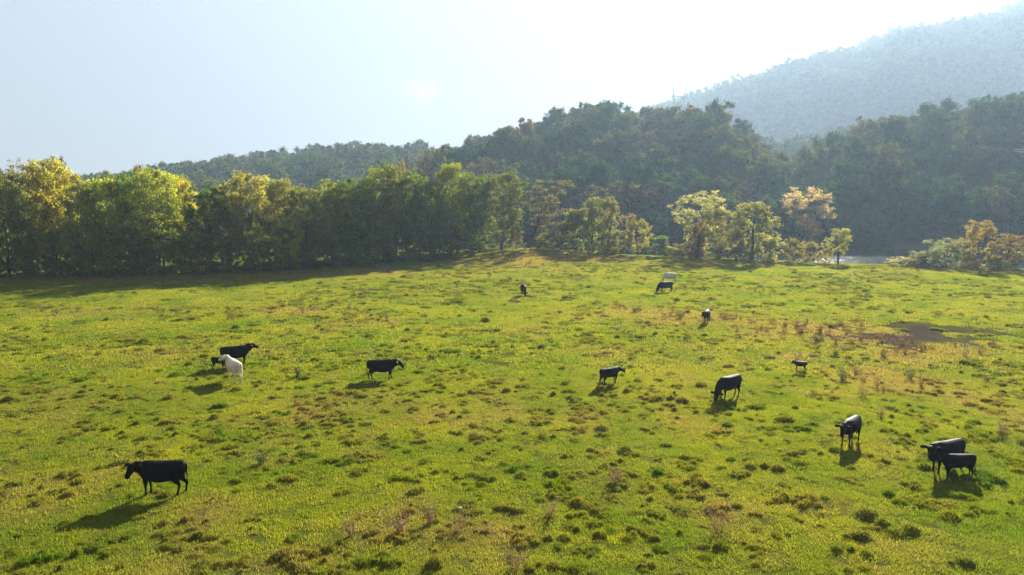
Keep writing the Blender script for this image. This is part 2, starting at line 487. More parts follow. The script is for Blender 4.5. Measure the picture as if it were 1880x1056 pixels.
def tube(path, radii, sides=6):
    path = np.asarray(path, float); V, F = [], []
    n = len(path)
    for k in range(n):
        d = path[min(k + 1, n - 1)] - path[max(k - 1, 0)]
        d = d / (np.linalg.norm(d) + 1e-9)
        ref = np.array([1, 0, 0]) if abs(d[0]) < 0.8 else np.array([0, 1, 0])
        a = np.cross(d, ref); a /= np.linalg.norm(a); b_ = np.cross(d, a)
        for j in range(sides):
            an = 2 * math.pi * j / sides
            V.append(path[k] + radii[k] * (math.cos(an) * a + math.sin(an) * b_))
    for k in range(n - 1):
        for j in range(sides):
            F.append((k * sides + j, k * sides + (j + 1) % sides, (k + 1) * sides + (j + 1) % sides, (k + 1) * sides + j))
    return np.array(V), np.array(F)

def join(parts):
    V, F, o = [], [], 0
    for v, f in parts:
        V.append(v); F.append(f + o); o += len(v)
    return np.concatenate(V), np.concatenate(F)

def make_tree(seed, h, rad, base=0.25, lobes=26, leaves=9000, leaf=0.27, profile='round', lean=(0, 0), lobe_r=0.30,
              stems=1, trunk_r=0.2, twigs=0, droop=0.0, shell=0.5):
    """returns crown mesh, trunk mesh. base: height fraction where the crown starts"""
    rng = np.random.default_rng(seed)
    lean = np.array([lean[0], lean[1], 0.0])
    z0 = h * base
    LC, LR = [], []
    for k in range(lobes):
        f = (k + rng.uniform(0, 1)) / lobes
        if profile == 'round': pr = math.sin(math.pi * min(0.97, 0.16 + f * 0.78)) ** 0.7
        elif profile == 'column': pr = 0.85 - 0.35 * f
        elif profile == 'spread': pr = 0.55 + 0.5 * math.sin(math.pi * (f * 0.6 + 0.35))
        elif profile == 'vase': pr = 0.25 + 0.85 * f if f < .75 else 1.0 - (f - .75) * 1.6
        else: pr = 1.0 - 0.75 * f
        z = z0 + (h - z0) * f
        an = k * 2.399 + rng.uniform(-.5, .5)
        rr = rad * pr * rng.uniform(0.45, 1.0)
        lr = rad * lobe_r * rng.uniform(0.65, 1.35)
        c = np.array([math.cos(an) * rr, math.sin(an) * rr, min(z, h - lr * 0.6)]) + lean * (z / h)
        LC.append(c); LR.append(lr)
    LC, LR = np.array(LC), np.array(LR)
    w = LR ** 2; cnt = np.maximum((leaves * w / w.sum()).astype(int), 8)
    C, HU, BR, ON = [], [], [], []
    for c, r_, k in zip(LC, LR, cnt):
        # each lobe is itself made of small sprays
        ns = max(4, k // 55)
        D = rng.normal(size=(ns, 3)); D /= np.linalg.norm(D, axis=1)[:, None]
        S = c + D * (r_ * rng.uniform(0.45, 1.0, (ns, 1))) * np.array([1, 1, 0.8])
        S[:, 2] -= droop * rng.uniform(0, 1, ns) * r_
        which = rng.integers(0, ns, k)
        P = S[which] + rng.normal(size=(k, 3)) * (r_ * 0.21) * np.array([1, 1, 0.75 + droop])
        C.append(P)
        on = (P - c) / (r_ + 1e-6) + 0.5 * (P - np.array([0, 0, h * .5])) / rad
        ON.append(on / (np.linalg.norm(on, axis=1)[:, None] + 1e-6))
        lobe_h = rng.uniform(0, 1)
        sh = rng.uniform(0, 1, ns)
        HU.append(np.clip(0.45 * lobe_h + 0.3 * sh[which] + 0.25 * rng.uniform(0, 1, k), 0, 1))
        BR.append(rng.uniform(0.15, 0.85, k) * 0.6 + 0.4 * rng.uniform(0, 1, ns)[which])
    C = np.concatenate(C); HU = np.concatenate(HU); BR = np.concatenate(BR); ON = np.concatenate(ON)
    keep = C[:, 2] > 0.15
    C, HU, BR, ON = C[keep], HU[keep], BR[keep], ON[keep]
    P, F = leaf_quads(rng, C, leaf, 0.25, ON, shell)
    crown = np_mesh("crown", P, F, False, None, {"hue": HU, "bright": BR})
    parts = []
    for s in range(stems):
        off = np.array([rng.uniform(-.5, .5), rng.uniform(-.5, .5), 0]) * (0.5 * (stems > 1))
        spread = np.array([rng.uniform(-1, 1), rng.uniform(-1, 1), 0]) * rad * 0.35 * (stems > 1)
        path, rads = [], []
        for k in range(9):
            f = k / 8 * 0.56
            wob = np.array([math.sin(f * 5 + seed + s), math.cos(f * 4.2 + seed * 2 + s), 0]) * 0.03 * h * f
            path.append(off + spread * f + lean * f + wob + np.array([0, 0, f * h - 0.3 * (k == 0)]))
            rads.append(trunk_r * (1.25 if k == 0 else 1.0) * (1 - 0.85 * f) / (1 + 0.35 * (stems > 1)))
        parts.append(tube(path, rads, 7))
        if s == 0: main = path
    for k in range(lobes):
        zf = (LC[k][2] - 0.18 * h) / h
        if k % 2 and twigs == 0: continue
        a = max(0.10, min(0.54, zf - 0.14)) / 0.56 * 8
        i0 = int(a); p0 = main[i0] + (main[min(i0 + 1, 8)] - main[i0]) * (a - i0)
        mid = (p0 + LC[k]) / 2 + np.array([0, 0, -0.05 * h * rng.uniform(0, 1)])
        r0 = trunk_r * 0.36 * (1 - 0.6 * zf)
        parts.append(tube([p0, mid, LC[k]], [r0, r0 * 0.6, r0 * 0.2], 5))
        for q in range(twigs):
            d = rng.normal(size=3); d[2] = abs(d[2]) + 0.3; d /= np.linalg.norm(d)
            s0 = mid + (LC[k] - mid) * rng.uniform(0, 1)
            e = s0 + d * LR[k] * rng.uniform(.8, 1.5)
            parts.append(tube([s0, (s0 + e) / 2 + rng.normal(size=3) * .08, e], [0.035, 0.025, 0.012], 3))
    v, f = join(parts)
    return crown, np_mesh("trunk", v, f, True)

def add_tree(name, meshes, loc, color, label, cat="tree", group=None, rot=None, scale=(1, 1, 1), bark=None, leafmat=None):
    e = link(name, None)
    e.location = loc
    e.rotation_euler = (0, 0, random.uniform(0, 6.28) if rot is None else rot)
    e.scale = scale
    tag(e, label, cat, group)
    cr = link("crown", meshes[0], leafmat or M_LEAF, e)
    cr.color = (*color, 1)
    link("trunk", meshes[1], bark or M_BARK, e)
    return e

random.seed(5)

# ------------------------------------------------------------------ hillside woods
hill_vars = [make_tree(900 + k, 9.0, 4.3, 0.12, 15, 4200, 0.52, pf, lobe_r=0.38, trunk_r=0.22, shell=2.6)
             for k, pf in enumerate(('round', 'round', 'spread', 'round', 'cone', 'vase'))]
far_vars = [make_tree(950 + k, 9.0, 4.6, 0.1, 10, 1500, 0.85, pf, lobe_r=0.44, trunk_r=0.22, shell=2.6) for k, pf in enumerate(('round', 'spread', 'round'))]

def hill_points(h, spacing, seed):
    rng = np.random.default_rng(seed)
    t0, t1 = max(min(h.t), -0.95), min(max(h.t), 0.95)
    x0, x1 = min(t0 * (h.cy + 60), t0 * h.by), max(t1 * (h.cy + 60), t1 * h.by)
    gx, gy = np.meshgrid(np.arange(x0, x1, spacing), np.arange(h.by + 3, h.cy + 45, spacing))
    x = gx.ravel() + rng.uniform(-.48, .48, gx.size) * spacing
    y = gy.ravel() + rng.uniform(-.48, .48, gx.size) * spacing
    t = x / y
    z = h.height(x, y)
    ok = (t > t0) & (t < t1) & (z > h.bz + 0.4) & ((h.bz > -3) | (z > -3.2))
    # leave out trees standing inside a nearer hill
    for g in hills:
        if g is not h and g.cy < h.cy:
            inside = (t > min(g.t)) & (t < max(g.t)) & (g.height(x, y) > z + 1)
            ok &= ~inside
    x, y, z = x[ok], y[ok], z[ok]
    return x, y, z, rng

def scatter(name, pts, idx, rot, scl, sources, attrs, label, cat, kind="stuff"):
    """one object of many small copies of the given visible source meshes (geometry nodes)"""
    me = bpy.data.meshes.new(name)
    n_ = len(pts)
    me.vertices.add(n_); me.vertices.foreach_set("co", np.asarray(pts, np.float32).ravel())
    me.attributes.new("pick", 'INT', 'POINT').data.foreach_set("value", np.asarray(idx, np.int32))
    me.attributes.new("turn", 'FLOAT_VECTOR', 'POINT').data.foreach_set("vector", np.asarray(rot, np.float32).ravel())
    me.attributes.new("size", 'FLOAT_VECTOR', 'POINT').data.foreach_set("vector", np.asarray(scl, np.float32).ravel())
    for k, a in attrs.items():
        me.attributes.new(k, 'FLOAT', 'POINT').data.foreach_set("value", np.asarray(a, np.float32))
    ob = link(name, me)
    ng = bpy.data.node_groups.new(name, 'GeometryNodeTree')
    ng.interface.new_socket("Geometry", in_out='INPUT', socket_type='NodeSocketGeometry')
    ng.interface.new_socket("Geometry", in_out='OUTPUT', socket_type='NodeSocketGeometry')
    gi, go = ng.nodes.new("NodeGroupInput"), ng.nodes.new("NodeGroupOutput")
    iop = ng.nodes.new("GeometryNodeInstanceOnPoints")
    ng.links.new(gi.outputs[0], iop.inputs["Points"])
    jn = ng.nodes.new("GeometryNodeJoinGeometry")
    for s in sources:
        oi = ng.nodes.new("GeometryNodeObjectInfo"); oi.transform_space = 'ORIGINAL'
        oi.inputs["Object"].default_value = s
        oi.inputs["As Instance"].default_value = True
        ng.links.new(oi.outputs["Geometry"], jn.inputs[0])
    ng.links.new(jn.outputs[0], iop.inputs["Instance"])
    iop.inputs["Pick Instance"].default_value = True
    def na(nm, typ, sock):
        x = ng.nodes.new("GeometryNodeInputNamedAttribute"); x.data_type = typ
        x.inputs["Name"].default_value = nm
        out = [q for q in x.outputs if q.enabled and q.name == "Attribute"][0]
        ng.links.new(out, sock)
    na("pick", 'INT', iop.inputs["Instance Index"])
    na("turn", 'FLOAT_VECTOR', iop.inputs["Rotation"])
    na("size", 'FLOAT_VECTOR', iop.inputs["Scale"])
    ng.links.new(iop.outputs[0], go.inputs[0])
    md = ob.modifiers.new("scatter", 'NODES'); md.node_group = ng
    tag(ob, label, cat, None, kind)
    return ob

HB, HC, HA, HD, HE = hills
near_sources = []
NAMES = {0: "hillside across the river", 1: "steep hillside beyond the river at the right"}
hill_specs = [(HB, 9.3, 71, "wooded slope of the central hill behind the river trees"),
              (HC, 9.3, 72, "dark wooded slope rising beyond the river on the right"),
              (HA, 9.5, 73, "low wooded ridge far behind the left treeline"),
              (HE, 8.5, 75, "hazy wooded foothill seen in the dip between the central hill and the dark right slope"),
              (HD, 14.0, 74, "pale hazy wood covering the high mountain")]
for hi, (h, sp, seed, lab) in enumerate(hill_specs):
    x, y, z, rng = hill_points(h, sp, seed)
    n_ = len(x)
    s = rng.uniform(0.72, 1.35, n_) * (sp / 7.3)
    cell = rng.integers(0, 6 if hi < 2 else 3, n_)
    if hi < 2:
        # the nearest trees of each slope are trees of their own
        vis = (np.abs(x / y) < 0.68)
        order = np.argsort(np.where(vis, y, 1e9))
        own = order[:60]
        for q, k in enumerate(own):
            loc = (x[k], y[k], z[k] - 0.3)
            if hi == 0:
                lb = "leafy tree near the foot of the wooded central hill across the river"; gp = "trees along the foot of the central hill"
            else:
                lb = "leafy tree near the foot of the steep dark hillside right of the river"; gp = "trees along the foot of the right-hand hill"
            var = hill_vars[q % 6]
            e = add_tree("hillside_tree", var, loc, (1, 1, 1), lb, "tree", gp, scale=(s[k],) * 3, leafmat=M_HILL)
            if hi == 0 and q < 6:
                near_sources.append([c for c in e.children if c.name.startswith("crown")][0])
        rest = np.ones(n_, bool); rest[own] = False
        x, y, z, s, cell = x[rest], y[rest], z[rest], s[rest], cell[rest]
        n_ = len(x); src = near_sources
    else:
        if hi == 2:
            src3 = []
            # three trees on the low ridge serve as models for the rest of that wood
            spots3 = [(330, 300), (560, 275), (700, 268)]
            for q, (u, v) in enumerate(spots3):
                xx, yy2, zz = at(u, v, h.cy - 15)
                zz = float(h.height(np.array([xx]), np.array([yy2]))[0]) - 0.3
                e = add_tree("ridge_tree", far_vars[q], (xx, yy2, zz), (1, 1, 1),
                             "distant leafy tree on the crest of the low ridge behind the left treeline", "tree",
                             "trees along the crest of the low ridge", leafmat=M_FAR)
                src3.append([c for c in e.children if c.name.startswith("crown")][0])
        src = src3
    rot = np.stack([np.zeros(n_), np.zeros(n_), rng.uniform(0, 6.28, n_)], 1)
    scl = np.stack([s, s, s * rng.uniform(0.85, 1.2, n_)], 1)
    scatter("hillside_forest", np.stack([x, y, z - 0.3], 1), cell, rot, scl, src, {}, lab, "forest")

# ------------------------------------------------------------------ the treeline and river trees
YG, YEL, GRN, OLV, DGR, BRN, PAL = (0.30, 0.33, 0.022), (0.39, 0.36, 0.03), (0.16, 0.23, 0.02), (0.22, 0.24, 0.03), (0.08, 0.13, 0.02), (0.22, 0.17, 0.06), (0.42, 0.40, 0.17)
ORG = (0.30, 0.15, 0.03)
broad = [make_tree(100 + k, 14.0, 4.4, b_, 38, 15000, 0.28, pf, trunk_r=0.20, lobe_r=0.31) for k, (b_, pf) in enumerate(
    ((0.2, 'round'), (0.27, 'round'), (0.15, 'column'), (0.28, 'spread'), (0.14, 'round'), (0.22, 'spread')))]
young = [make_tree(140 + k, 8.0, 2.6, 0.16, 18, 7000, 0.24, pf, trunk_r=0.11, lobe_r=0.34) for k, pf in enumerate(('round', 'column', 'round'))]
shrub = [make_tree(160 + k, 3.0, 1.9, 0.05, 12, 3600, 0.19, 'round', trunk_r=0.06, lobe_r=0.38, stems=3) for k in range(3)]

def base_depth(u):
    dx, dy, dz = ray(u, 400)
    return float(edge_y(dx / dy))

def place_tree(name, meshes, mesh_h, mesh_r, u, v_top, dy_, width, color, label, cat="tree", group=None, rot=None, y=None, bark=None):
    """stand a tree at column u, dy_ metres behind the field's edge, so high that it reaches row v_top"""
    y = (base_depth(u) + dy_) if y is None else y
    x = at(u, 400, y)[0]
    z = float(ground_z(x, y))
    top = at(u, v_top, y)[2]
    sz = (top - z) / mesh_h
    sw = (width * y / FPX / 2) / mesh_r
    return add_tree(name, meshes, (x, y, z - 0.1), color, label, cat, group, rot, (sw, sw, sz), bark)

TL = "left treeline"
FRONT = [  # u, top v, metres behind edge, width px, colour, mesh, label
    (8, 318, 2, 120, OLV, 5, "olive tree cut by the left edge of the picture, front of the treeline"),
    (92, 292, 6, 115, (0.36, 0.32, 0.025), 0, "tall golden yellow tree near the left end of the treeline"),
    (150, 338, 1, 90, OLV, 4, "olive green tree just right of the tall golden one"),
    (188, 330, 3, 100, YG, 1, "yellow-green tree of middle height left of the column above the black foreground cow"),
    (245, 318, 5, 110, GRN, 2, "dark green tree left of the round yellow-green crown in the treeline"),
    (288, 311, 3, 110, YG, 0, "round yellow-green tree straight above the black foreground cow"),
    (335, 328, 7, 90, YEL, 4, "yellow topped tree just right of the one above the foreground cow"),
    (376, 340, 2, 90, DGR, 3, "dark shaded tree left of the white cow's column in the treeline"),
    (418, 345, 5, 95, OLV, 5, "olive tree straight above the white cow"),
    (462, 318, 4, 120, (0.29, 0.27, 0.06), 0, "broad straw yellow crown standing up right of the white cow's column"),
    (515, 330, 7, 100, (0.24, 0.23, 0.05), 1, "dull yellow tree behind the gap of light in the treeline"),
    (560, 345, 2, 100, OLV, 4, "olive tree above the small gap of light under the treeline"),
    (610, 332, 5, 110, YG, 2, "yellow-green tree left of the dark leaning mass of crowns"),
    (655, 325, 3, 110, GRN, 5, "deep green broad tree left of the black cow's column in the treeline"),
    (705, 306, 6, 120, OLV, 0, "high domed olive tree straight above the black walking cow"),
    (745, 312, 3, 95, GRN, 3, "green tree right of the domed olive one in the treeline"),
    (790, 330, 2, 90, GRN, 4, "shaded green tree left of the tall pale-topped one"),
    (828, 302, 5, 100, YG, 1, "tall pale yellow-green topped tree in the right part of the treeline"),
    (872, 320, 2, 90, GRN, 2, "narrow green tree between the pale-topped one and the treeline's last big tree"),
    (922, 316, 1, 105, (0.15, 0.17, 0.02), 0, "bright green edge tree, last big one of the treeline, left of the leaning tree"),
]
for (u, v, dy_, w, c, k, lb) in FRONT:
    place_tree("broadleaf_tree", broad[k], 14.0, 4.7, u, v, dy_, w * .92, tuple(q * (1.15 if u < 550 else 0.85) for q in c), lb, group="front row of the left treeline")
rng = np.random.default_rng(8)
tone = [YG, OLV, GRN, OLV, YEL, BRN, GRN]
for k in range(26):                       # second row, seen only as crown tops and dark stems
    u = -60 + k * 39 + rng.uniform(-12, 12)
    if u > 900 or (110 < u < 480 and k % 3 == 1): continue
    top = np.interp(u, [0, 100, 200, 300, 400, 450, 550, 650, 700, 830, 940], [305, 305, 335, 322, 350, 335, 345, 335, 322, 318, 330]) + rng.uniform(2, 26)
    place_tree("broadleaf_tree", broad[int(rng.integers(0, 6))], 14.0, 4.7, u, top, rng.uniform(10, 15), rng.uniform(80, 105),
               tone[k % 7], "broadleaf tree standing in the shaded back row of the left treeline", group="back row of the left treeline")
for k in range(24):                       # thin young trees under the big crowns
    u = -20 + k * 39 + rng.uniform(-14, 14)
    place_tree("young_tree", young[k % 3], 8.0, 2.8, u, rng.uniform(395, 440), rng.uniform(-0.5, 4), rng.uniform(42, 66),
               [OLV, GRN, YG, GRN][k % 4], "slender young tree in the shade along the foot of the left treeline", group="young trees under the left treeline")
for k in range(28):
    u = -30 + k * 35 + rng.uniform(-14, 14)
    place_tree("shrub", shrub[k % 3], 3.0, 2.1, u, rng.uniform(468, 482) - 8 * (u > 700), rng.uniform(-1, 3), rng.uniform(30, 60),
               [OLV, DGR, GRN, BRN][k % 4], "low shrub in the deep shade at the foot of the left treeline", "shrub", "shrubs at the foot of the left treeline")

for k in range(26):                       # undergrowth behind the stems
    u = -40 + k * 40 + rng.uniform(-12, 12)
    if u > 930: continue
    deep = u > 500 or (300 < u < 370)
    if not deep and 90 < u < 490: continue
    place_tree("thicket_bush", shrub[k % 3] if not deep else young[k % 3], 3.0 if not deep else 8.0, 2.1 if not deep else 2.8, u,
               (rng.uniform(462, 478) if not deep else rng.uniform(415, 440)) - 10 * (u > 750), rng.uniform(13, 18), rng.uniform(44, 70),
               [OLV, GRN, DGR, YG][k % 4], "bush closing the gaps behind the stems of the left treeline", "bush", "bushes behind the stems of the left treeline")

# bare and odd trees in and behind the treeline
sparse = make_tree(201, 15.5, 4.6, 0.4, 26, 2600, 0.24, 'vase', trunk_r=0.24, lobe_r=0.27, twigs=7)
place_tree("sparse_tree", sparse, 15.5, 4.8, 38, 292, 3, 130, BRN, "tall half-bare tree with brown twigs at the left end of the treeline")
bare = make_tree(203, 15.0, 4.4, 0.45, 24, 350, 0.2, 'vase', trunk_r=0.2, lobe_r=0.3, twigs=12)
place_tree("bare_tree", bare, 15.0, 4.6, 795, 268, 22, 90, BRN, "leafless grey tree sticking out above the treeline, below the ridge", bark=M_BARK_PALE)
place_tree("bare_tree", bare, 15.0, 4.6, 757, 274, 30, 70, BRN, "thinner leafless tree left of the other bare tree above the treeline", bark=M_BARK_PALE, rot=2)
far_dark = make_tree(205, 13, 5.0, 0.2, 30, 8000, 0.34, 'round', trunk_r=0.25)
place_tree("broadleaf_tree", far_dark, 13, 5.2, 112, 286, 50, 62, (0.06, 0.085, 0.035), "dark round tree rising behind the golden tree at the far left")
for k, (u, v, w) in enumerate(((200, 312, 60), (232, 316, 50), (262, 300, 48), (330, 318, 60), (700, 292, 60), (742, 292, 46))):
    place_tree("broadleaf_tree", far_dark, 13, 5.2, u, v, 60, w, [OLV, DGR, BRN][k % 3],
               "greyish tree just showing between the treeline's tops and the low ridge", group="trees behind the treeline")

# trees between field and river
leaning = make_tree(210, 14.5, 2.7, 0.42, 20, 3600, 0.24, 'vase', lean=(3.4, 0), trunk_r=0.22, lobe_r=0.34, twigs=3)
place_tree("leaning_tree", leaning, 14.5, 4.0, 970, 328, 2, 120, (0.19, 0.17, 0.06), "brownish thin-leaved tree right beside the last green tree of the treeline", rot=0)
lean2 = make_tree(211, 8.5, 2.4, 0.5, 14, 2600, 0.24, 'spread', lean=(5.0, 0), trunk_r=0.2, lobe_r=0.36, twigs=2)
place_tree("leaning_tree", lean2, 8.5, 4.2, 985, 382, 1, 130, (0.19, 0.14, 0.05), "dark trunk leaning far to the right with a sparse brown crown", rot=0)
vine = make_tree(212, 11.5, 2.1, 0.03, 30, 9000, 0.23, 'column', trunk_r=0.2, lobe_r=0.36, droop=0.8)
vine2 = make_tree(213, 11.0, 1.7, 0.03, 28, 7500, 0.23, 'column', trunk_r=0.2, lobe_r=0.42, droop=0.8, lean=(0.5, 0))
place_tree("vine_covered_tree", vine, 11.5, 2.3, 1088, 362, 0.5, 62, OLV, "dark vine-draped tree, left one of the pair of narrow columns", rot=1)
place_tree("vine_covered_tree", vine2, 11.0, 1.9, 1116, 362, 1, 44, (0.26, 0.24, 0.06), "pale yellow vine-draped tree, right one of the pair of narrow columns", rot=0)
place_tree("broadleaf_tree", young[0], 8.0, 2.8, 1060, 386, 2, 74, OLV, "olive tree leaning on the left side of the vine-draped pair")
place_tree("shrub", young[2], 8.0, 2.8, 1030, 410, 1, 66, (0.16, 0.16, 0.03), "bushy green tree under the far-leaning trunk", "shrub")
place_tree("shrub", young[0], 8.0, 2.8, 1002, 428, 1, 44, YEL, "small yellowish bush beside the foot of the leaning trunk", "shrub")
place_tree("shrub", young[1], 8.0, 2.8, 948, 420, 0, 46, (0.22, 0.2, 0.12), "grey-green bush at the foot of the last green tree of the treeline", "shrub")
place_tree("shrub", young[2], 8.0, 2.8, 1140, 424, 1, 50, (0.25, 0.24, 0.06), "rounded yellow bush right of the vine-draped pair", "shrub")
gold = make_tree(214, 6.6, 2.6, 0.22, 20, 5200, 0.22, 'round', trunk_r=0.13, lobe_r=0.32)
place_tree("broadleaf_tree", gold, 6.6, 2.8, 1174, 402, 1, 54, (0.34, 0.31, 0.07), "small golden tree with a round crown right of the vine-draped pair")
snag = make_tree(215, 7.4, 1.5, 0.72, 9, 1500, 0.22, 'spread', trunk_r=0.12, lobe_r=0.42)
place_tree("broadleaf_tree", snag, 7.4, 1.7, 1154, 391, 1, 36, (0.27, 0.21, 0.10), "thin reddish trunk with a tuft of pale leaves left of the golden tree")
place_tree("shrub", young[1], 8.0, 2.8, 1213, 432, 1, 54, GRN, "low dark green bush right of the golden tree", "shrub")
place_tree("shrub", shrub[0], 3.0, 2.1, 1232, 452, 0, 44, YG, "small yellow-green bush left of the tall pale tree by the river", "shrub")
pale = make_tree(216, 11.5, 4.4, 0.14, 40, 9500, 0.25, 'vase', trunk_r=0.2, lobe_r=0.25, twigs=3)
place_tree("broadleaf_tree", pale, 11.5, 4.6, 1282, 354, 3, 108, PAL, "tall open pale yellow tree on the river bank with bare gaps", rot=0.4)
redvine = make_tree(217, 6.8, 1.5, 0.05, 16, 2600, 0.22, 'column', trunk_r=0.16, lobe_r=0.4, droop=0.7)
place_tree("vine_covered_tree", redvine, 6.8, 1.7, 1284, 400, 1, 36, (0.25, 0.14, 0.07), "trunk clad in reddish creeper in front of the tall pale tree")
place_tree("broadleaf_tree", broad[4], 14.0, 4.7, 1326, 384, 1, 66, (0.28, 0.27, 0.08), "rounded olive tree touching the right side of the tall pale tree")
olive = make_tree(218, 10.0, 3.3, 0.08, 36, 14000, 0.25, 'round', trunk_r=0.24, lobe_r=0.29)
place_tree("broadleaf_tree", olive, 10.0, 3.5, 1383, 372, 2, 92, (0.29, 0.29, 0.08), "big olive tree with a dark straight trunk on the river bank")
for (u, v, w, c, lb, k) in (
        (1255, 446, 60, (0.25, 0.2, 0.06), "low yellow bush under the tall pale tree", 1), (1318, 450, 50, YG, "small bush under the rounded olive tree", 2),
        (1352, 452, 40, BRN, "brown bush left of the big olive tree's trunk", 0), (1415, 436, 60, PAL, "pale bush right of the big olive tree", 2),
        (1456, 436, 40, (0.22, 0.21, 0.06), "narrow pointed bush, first right of the pale one by the water", 1),
        (1489, 444, 44, (0.26, 0.23, 0.07), "round yellow bush left of the lone tree before the sparkling water", 2),
        (1518, 456, 30, PAL, "smallest pale bush close to the lone tree before the sparkling water", 0),
        (1660, 470, 50, PAL, "low straw coloured bush where the open water ends at the right", 1),
        (1700, 462, 64, (0.2, 0.19, 0.11), "grey bush left of the spreading grey-green tree", 2),
        (1712, 476, 80, (0.24, 0.22, 0.1), "low pale thicket at the foot of the spreading grey-green tree", 0),
        (1790, 472, 50, PAL, "small pale bush in front of the orange tinted tree", 1), (1838, 474, 56, OLV, "low olive bush right of the orange tinted tree", 0)):
    place_tree("shrub", shrub[k], 3.0, 2.1, u, v, 0.5, w, c, lb, "shrub")
lone = make_tree(219, 7.0, 2.6, 0.3, 20, 5200, 0.22, 'round', trunk_r=0.16, lobe_r=0.32)
place_tree("broadleaf_tree", lone, 7.0, 2.8, 1543, 420, 1, 56, (0.38, 0.36, 0.08), "small lone yellow-green tree standing before the sparkling river")
willow = make_tree(220, 5.2, 3.6, 0.2, 26, 5600, 0.21, 'spread', trunk_r=0.16, lobe_r=0.3, twigs=2, stems=2)
place_tree("broadleaf_tree", willow, 5.2, 3.8, 1742, 438, 2, 92, (0.24, 0.27, 0.13), "low spreading grey-green tree right of the open water")
orange = make_tree(221, 8.5, 3.0, 0.15, 28, 7200, 0.24, 'round', trunk_r=0.2, lobe_r=0.3)
place_tree("broadleaf_tree", orange, 8.5, 3.2, 1801, 405, 2, 78, (0.33, 0.25, 0.06), "orange tinted round tree near the right end of the river bank")
place_tree("broadleaf_tree", orange, 8.5, 3.2, 1856, 430, 3, 76, (0.28, 0.20, 0.07), "brownish orange tree at the right end of the river bank", rot=2.2)
place_tree("broadleaf_tree", young[0], 8.0, 2.8, 1925, 430, 3, 90, OLV, "olive tree just beyond the right edge of the picture")

# pale trees on the far bank
for (u, v, y, w, c, lb) in (
        (1487, 347, 202, 104, (0.55, 0.42, 0.24), "pale pinkish-brown tree standing out against the dark hillside across the river"),
        (1166, 335, 206, 34, (0.40, 0.33, 0.18), "small pale tree on the foot of the central hill, left one of two"),
        (1202, 344, 206, 44, (0.42, 0.29, 0.16), "small brownish tree on the foot of the central hill, right one of two")):
    tallest = 17.5 if u > 1400 else 11
    for y in np.arange(200, 330, 1.5):      # the spot on the slope from which a tree of natural height reaches row v
        x_, y_, z_ = at(u, v, y)
        zg = max(float(HB.height(np.array([x_]), np.array([y_]))[0]), float(HC.height(np.array([x_]), np.array([y_]))[0]))
        if z_ - zg < tallest: break
    add_tree("pale_tree", pale, (x_, y_, zg - 0.2), c, lb, "tree", scale=(w * y / FPX / 2 / 4.6,) * 2 + (max(z_ - zg, 4) / 11.5,))
for k in range(16):     # fringe on the far shore
    u = 1010 + k * 58 + rng.uniform(-20, 20)
    x_, y_, _ = at(u, 440, 199.5)
    sc_ = rng.uniform(0.7, 1.2)
    add_tree("shore_tree", hill_vars[k % 6], (x_, 200 + rng.uniform(0, 6), -3.3), (1, 1, 1),
             "leafy tree rooted on the far shore of the river below the hillside", "tree", "trees on the far river shore", scale=(sc_,) * 3, leafmat=M_HILL)

# ------------------------------------------------------------------ grass
def blades(rng, n, half, h, w, splay=0.35, dome=0.0, round_=True):
    if round_:
        r_ = half * np.sqrt(rng.uniform(0, 1, n)); an = rng.uniform(0, 6.28, n)
        x, y = r_ * np.cos(an), r_ * np.sin(an)
    else:
        x, y = rng.uniform(-half, half, n), rng.uniform(-half, half, n)
        r_ = np.hypot(x, y); an = np.arctan2(y, x)
    zb = dome * np.clip(1 - (r_ / half) ** 2, 0, 1)
    hh = h * rng.uniform(0.55, 1.25, n)
    out = splay * (0.5 + r_ / half if dome else rng.uniform(0.2, 1.4, n))
    da = an + rng.normal(size=n) * 0.7 if dome else rng.uniform(0, 6.28, n)
    dx, dy = np.cos(da) * out * hh, np.sin(da) * out * hh
    wa = rng.uniform(0, 3.14, n); ww = w * rng.uniform(0.7, 1.3, n) * .5
    ax, ay = np.cos(wa) * ww, np.sin(wa) * ww
    b0 = np.stack([x - ax, y - ay, zb - 0.03], 1); b1 = np.stack([x + ax, y + ay, zb - 0.03], 1)
    tp = np.stack([x + dx, y + dy, zb + hh], 1)
    P = np.stack([b0, b1, tp], 1).reshape(-1, 3)
    return np_mesh("grass_patch", P, np.arange(3 * n).reshape(-1, 3), False, None,
                   {"hue": rng.uniform(0, 1, n), "bright": rng.uniform(0, 1, n)})

rng = np.random.default_rng(44)
def scatter_grass(name, mesh_list, src_px, pts_xy, scale, label, mat, zscale=None, dry_add=0.0, tone_scale=3.0, cat="grass"):
    srcs = []
    for me, (u, v) in zip(mesh_list, src_px):
        x_, y_, z_ = ground_at(u, v)
        s_ = link(name, me, mat); s_.location = (x_, y_, z_)
        tag(s_, label, cat, None, "stuff"); srcs.append(s_)
    x, y = pts_xy
    z = ground_z(x, y)
    n_ = len(x)
    rot = np.stack([rng.normal(size=n_) * .03, rng.normal(size=n_) * .03, rng.uniform(0, 6.28, n_)], 1)
    s = scale * rng.uniform(0.75, 1.3, n_) if np.isscalar(scale) else scale
    zs = s * (rng.uniform(0.7, 1.3, n_) if zscale is None else zscale)
    tone_ = np.clip((fbm(x / tone_scale, y / tone_scale, 77, 4) - 0.5) * 1.7 + 0.42 + rng.normal(size=n_) * .10, 0, 1)
    dry_ = np.clip((dryness(x, y) + rng.normal(size=n_) * 0.10) * 0.95 + dry_add, 0, 1)
    return scatter(name, np.stack([x, y, z], 1), rng.integers(0, len(srcs), n_), rot, np.stack([s, s, zs], 1), srcs,
                   {"dry": dry_, "tone": tone_}, label, cat)

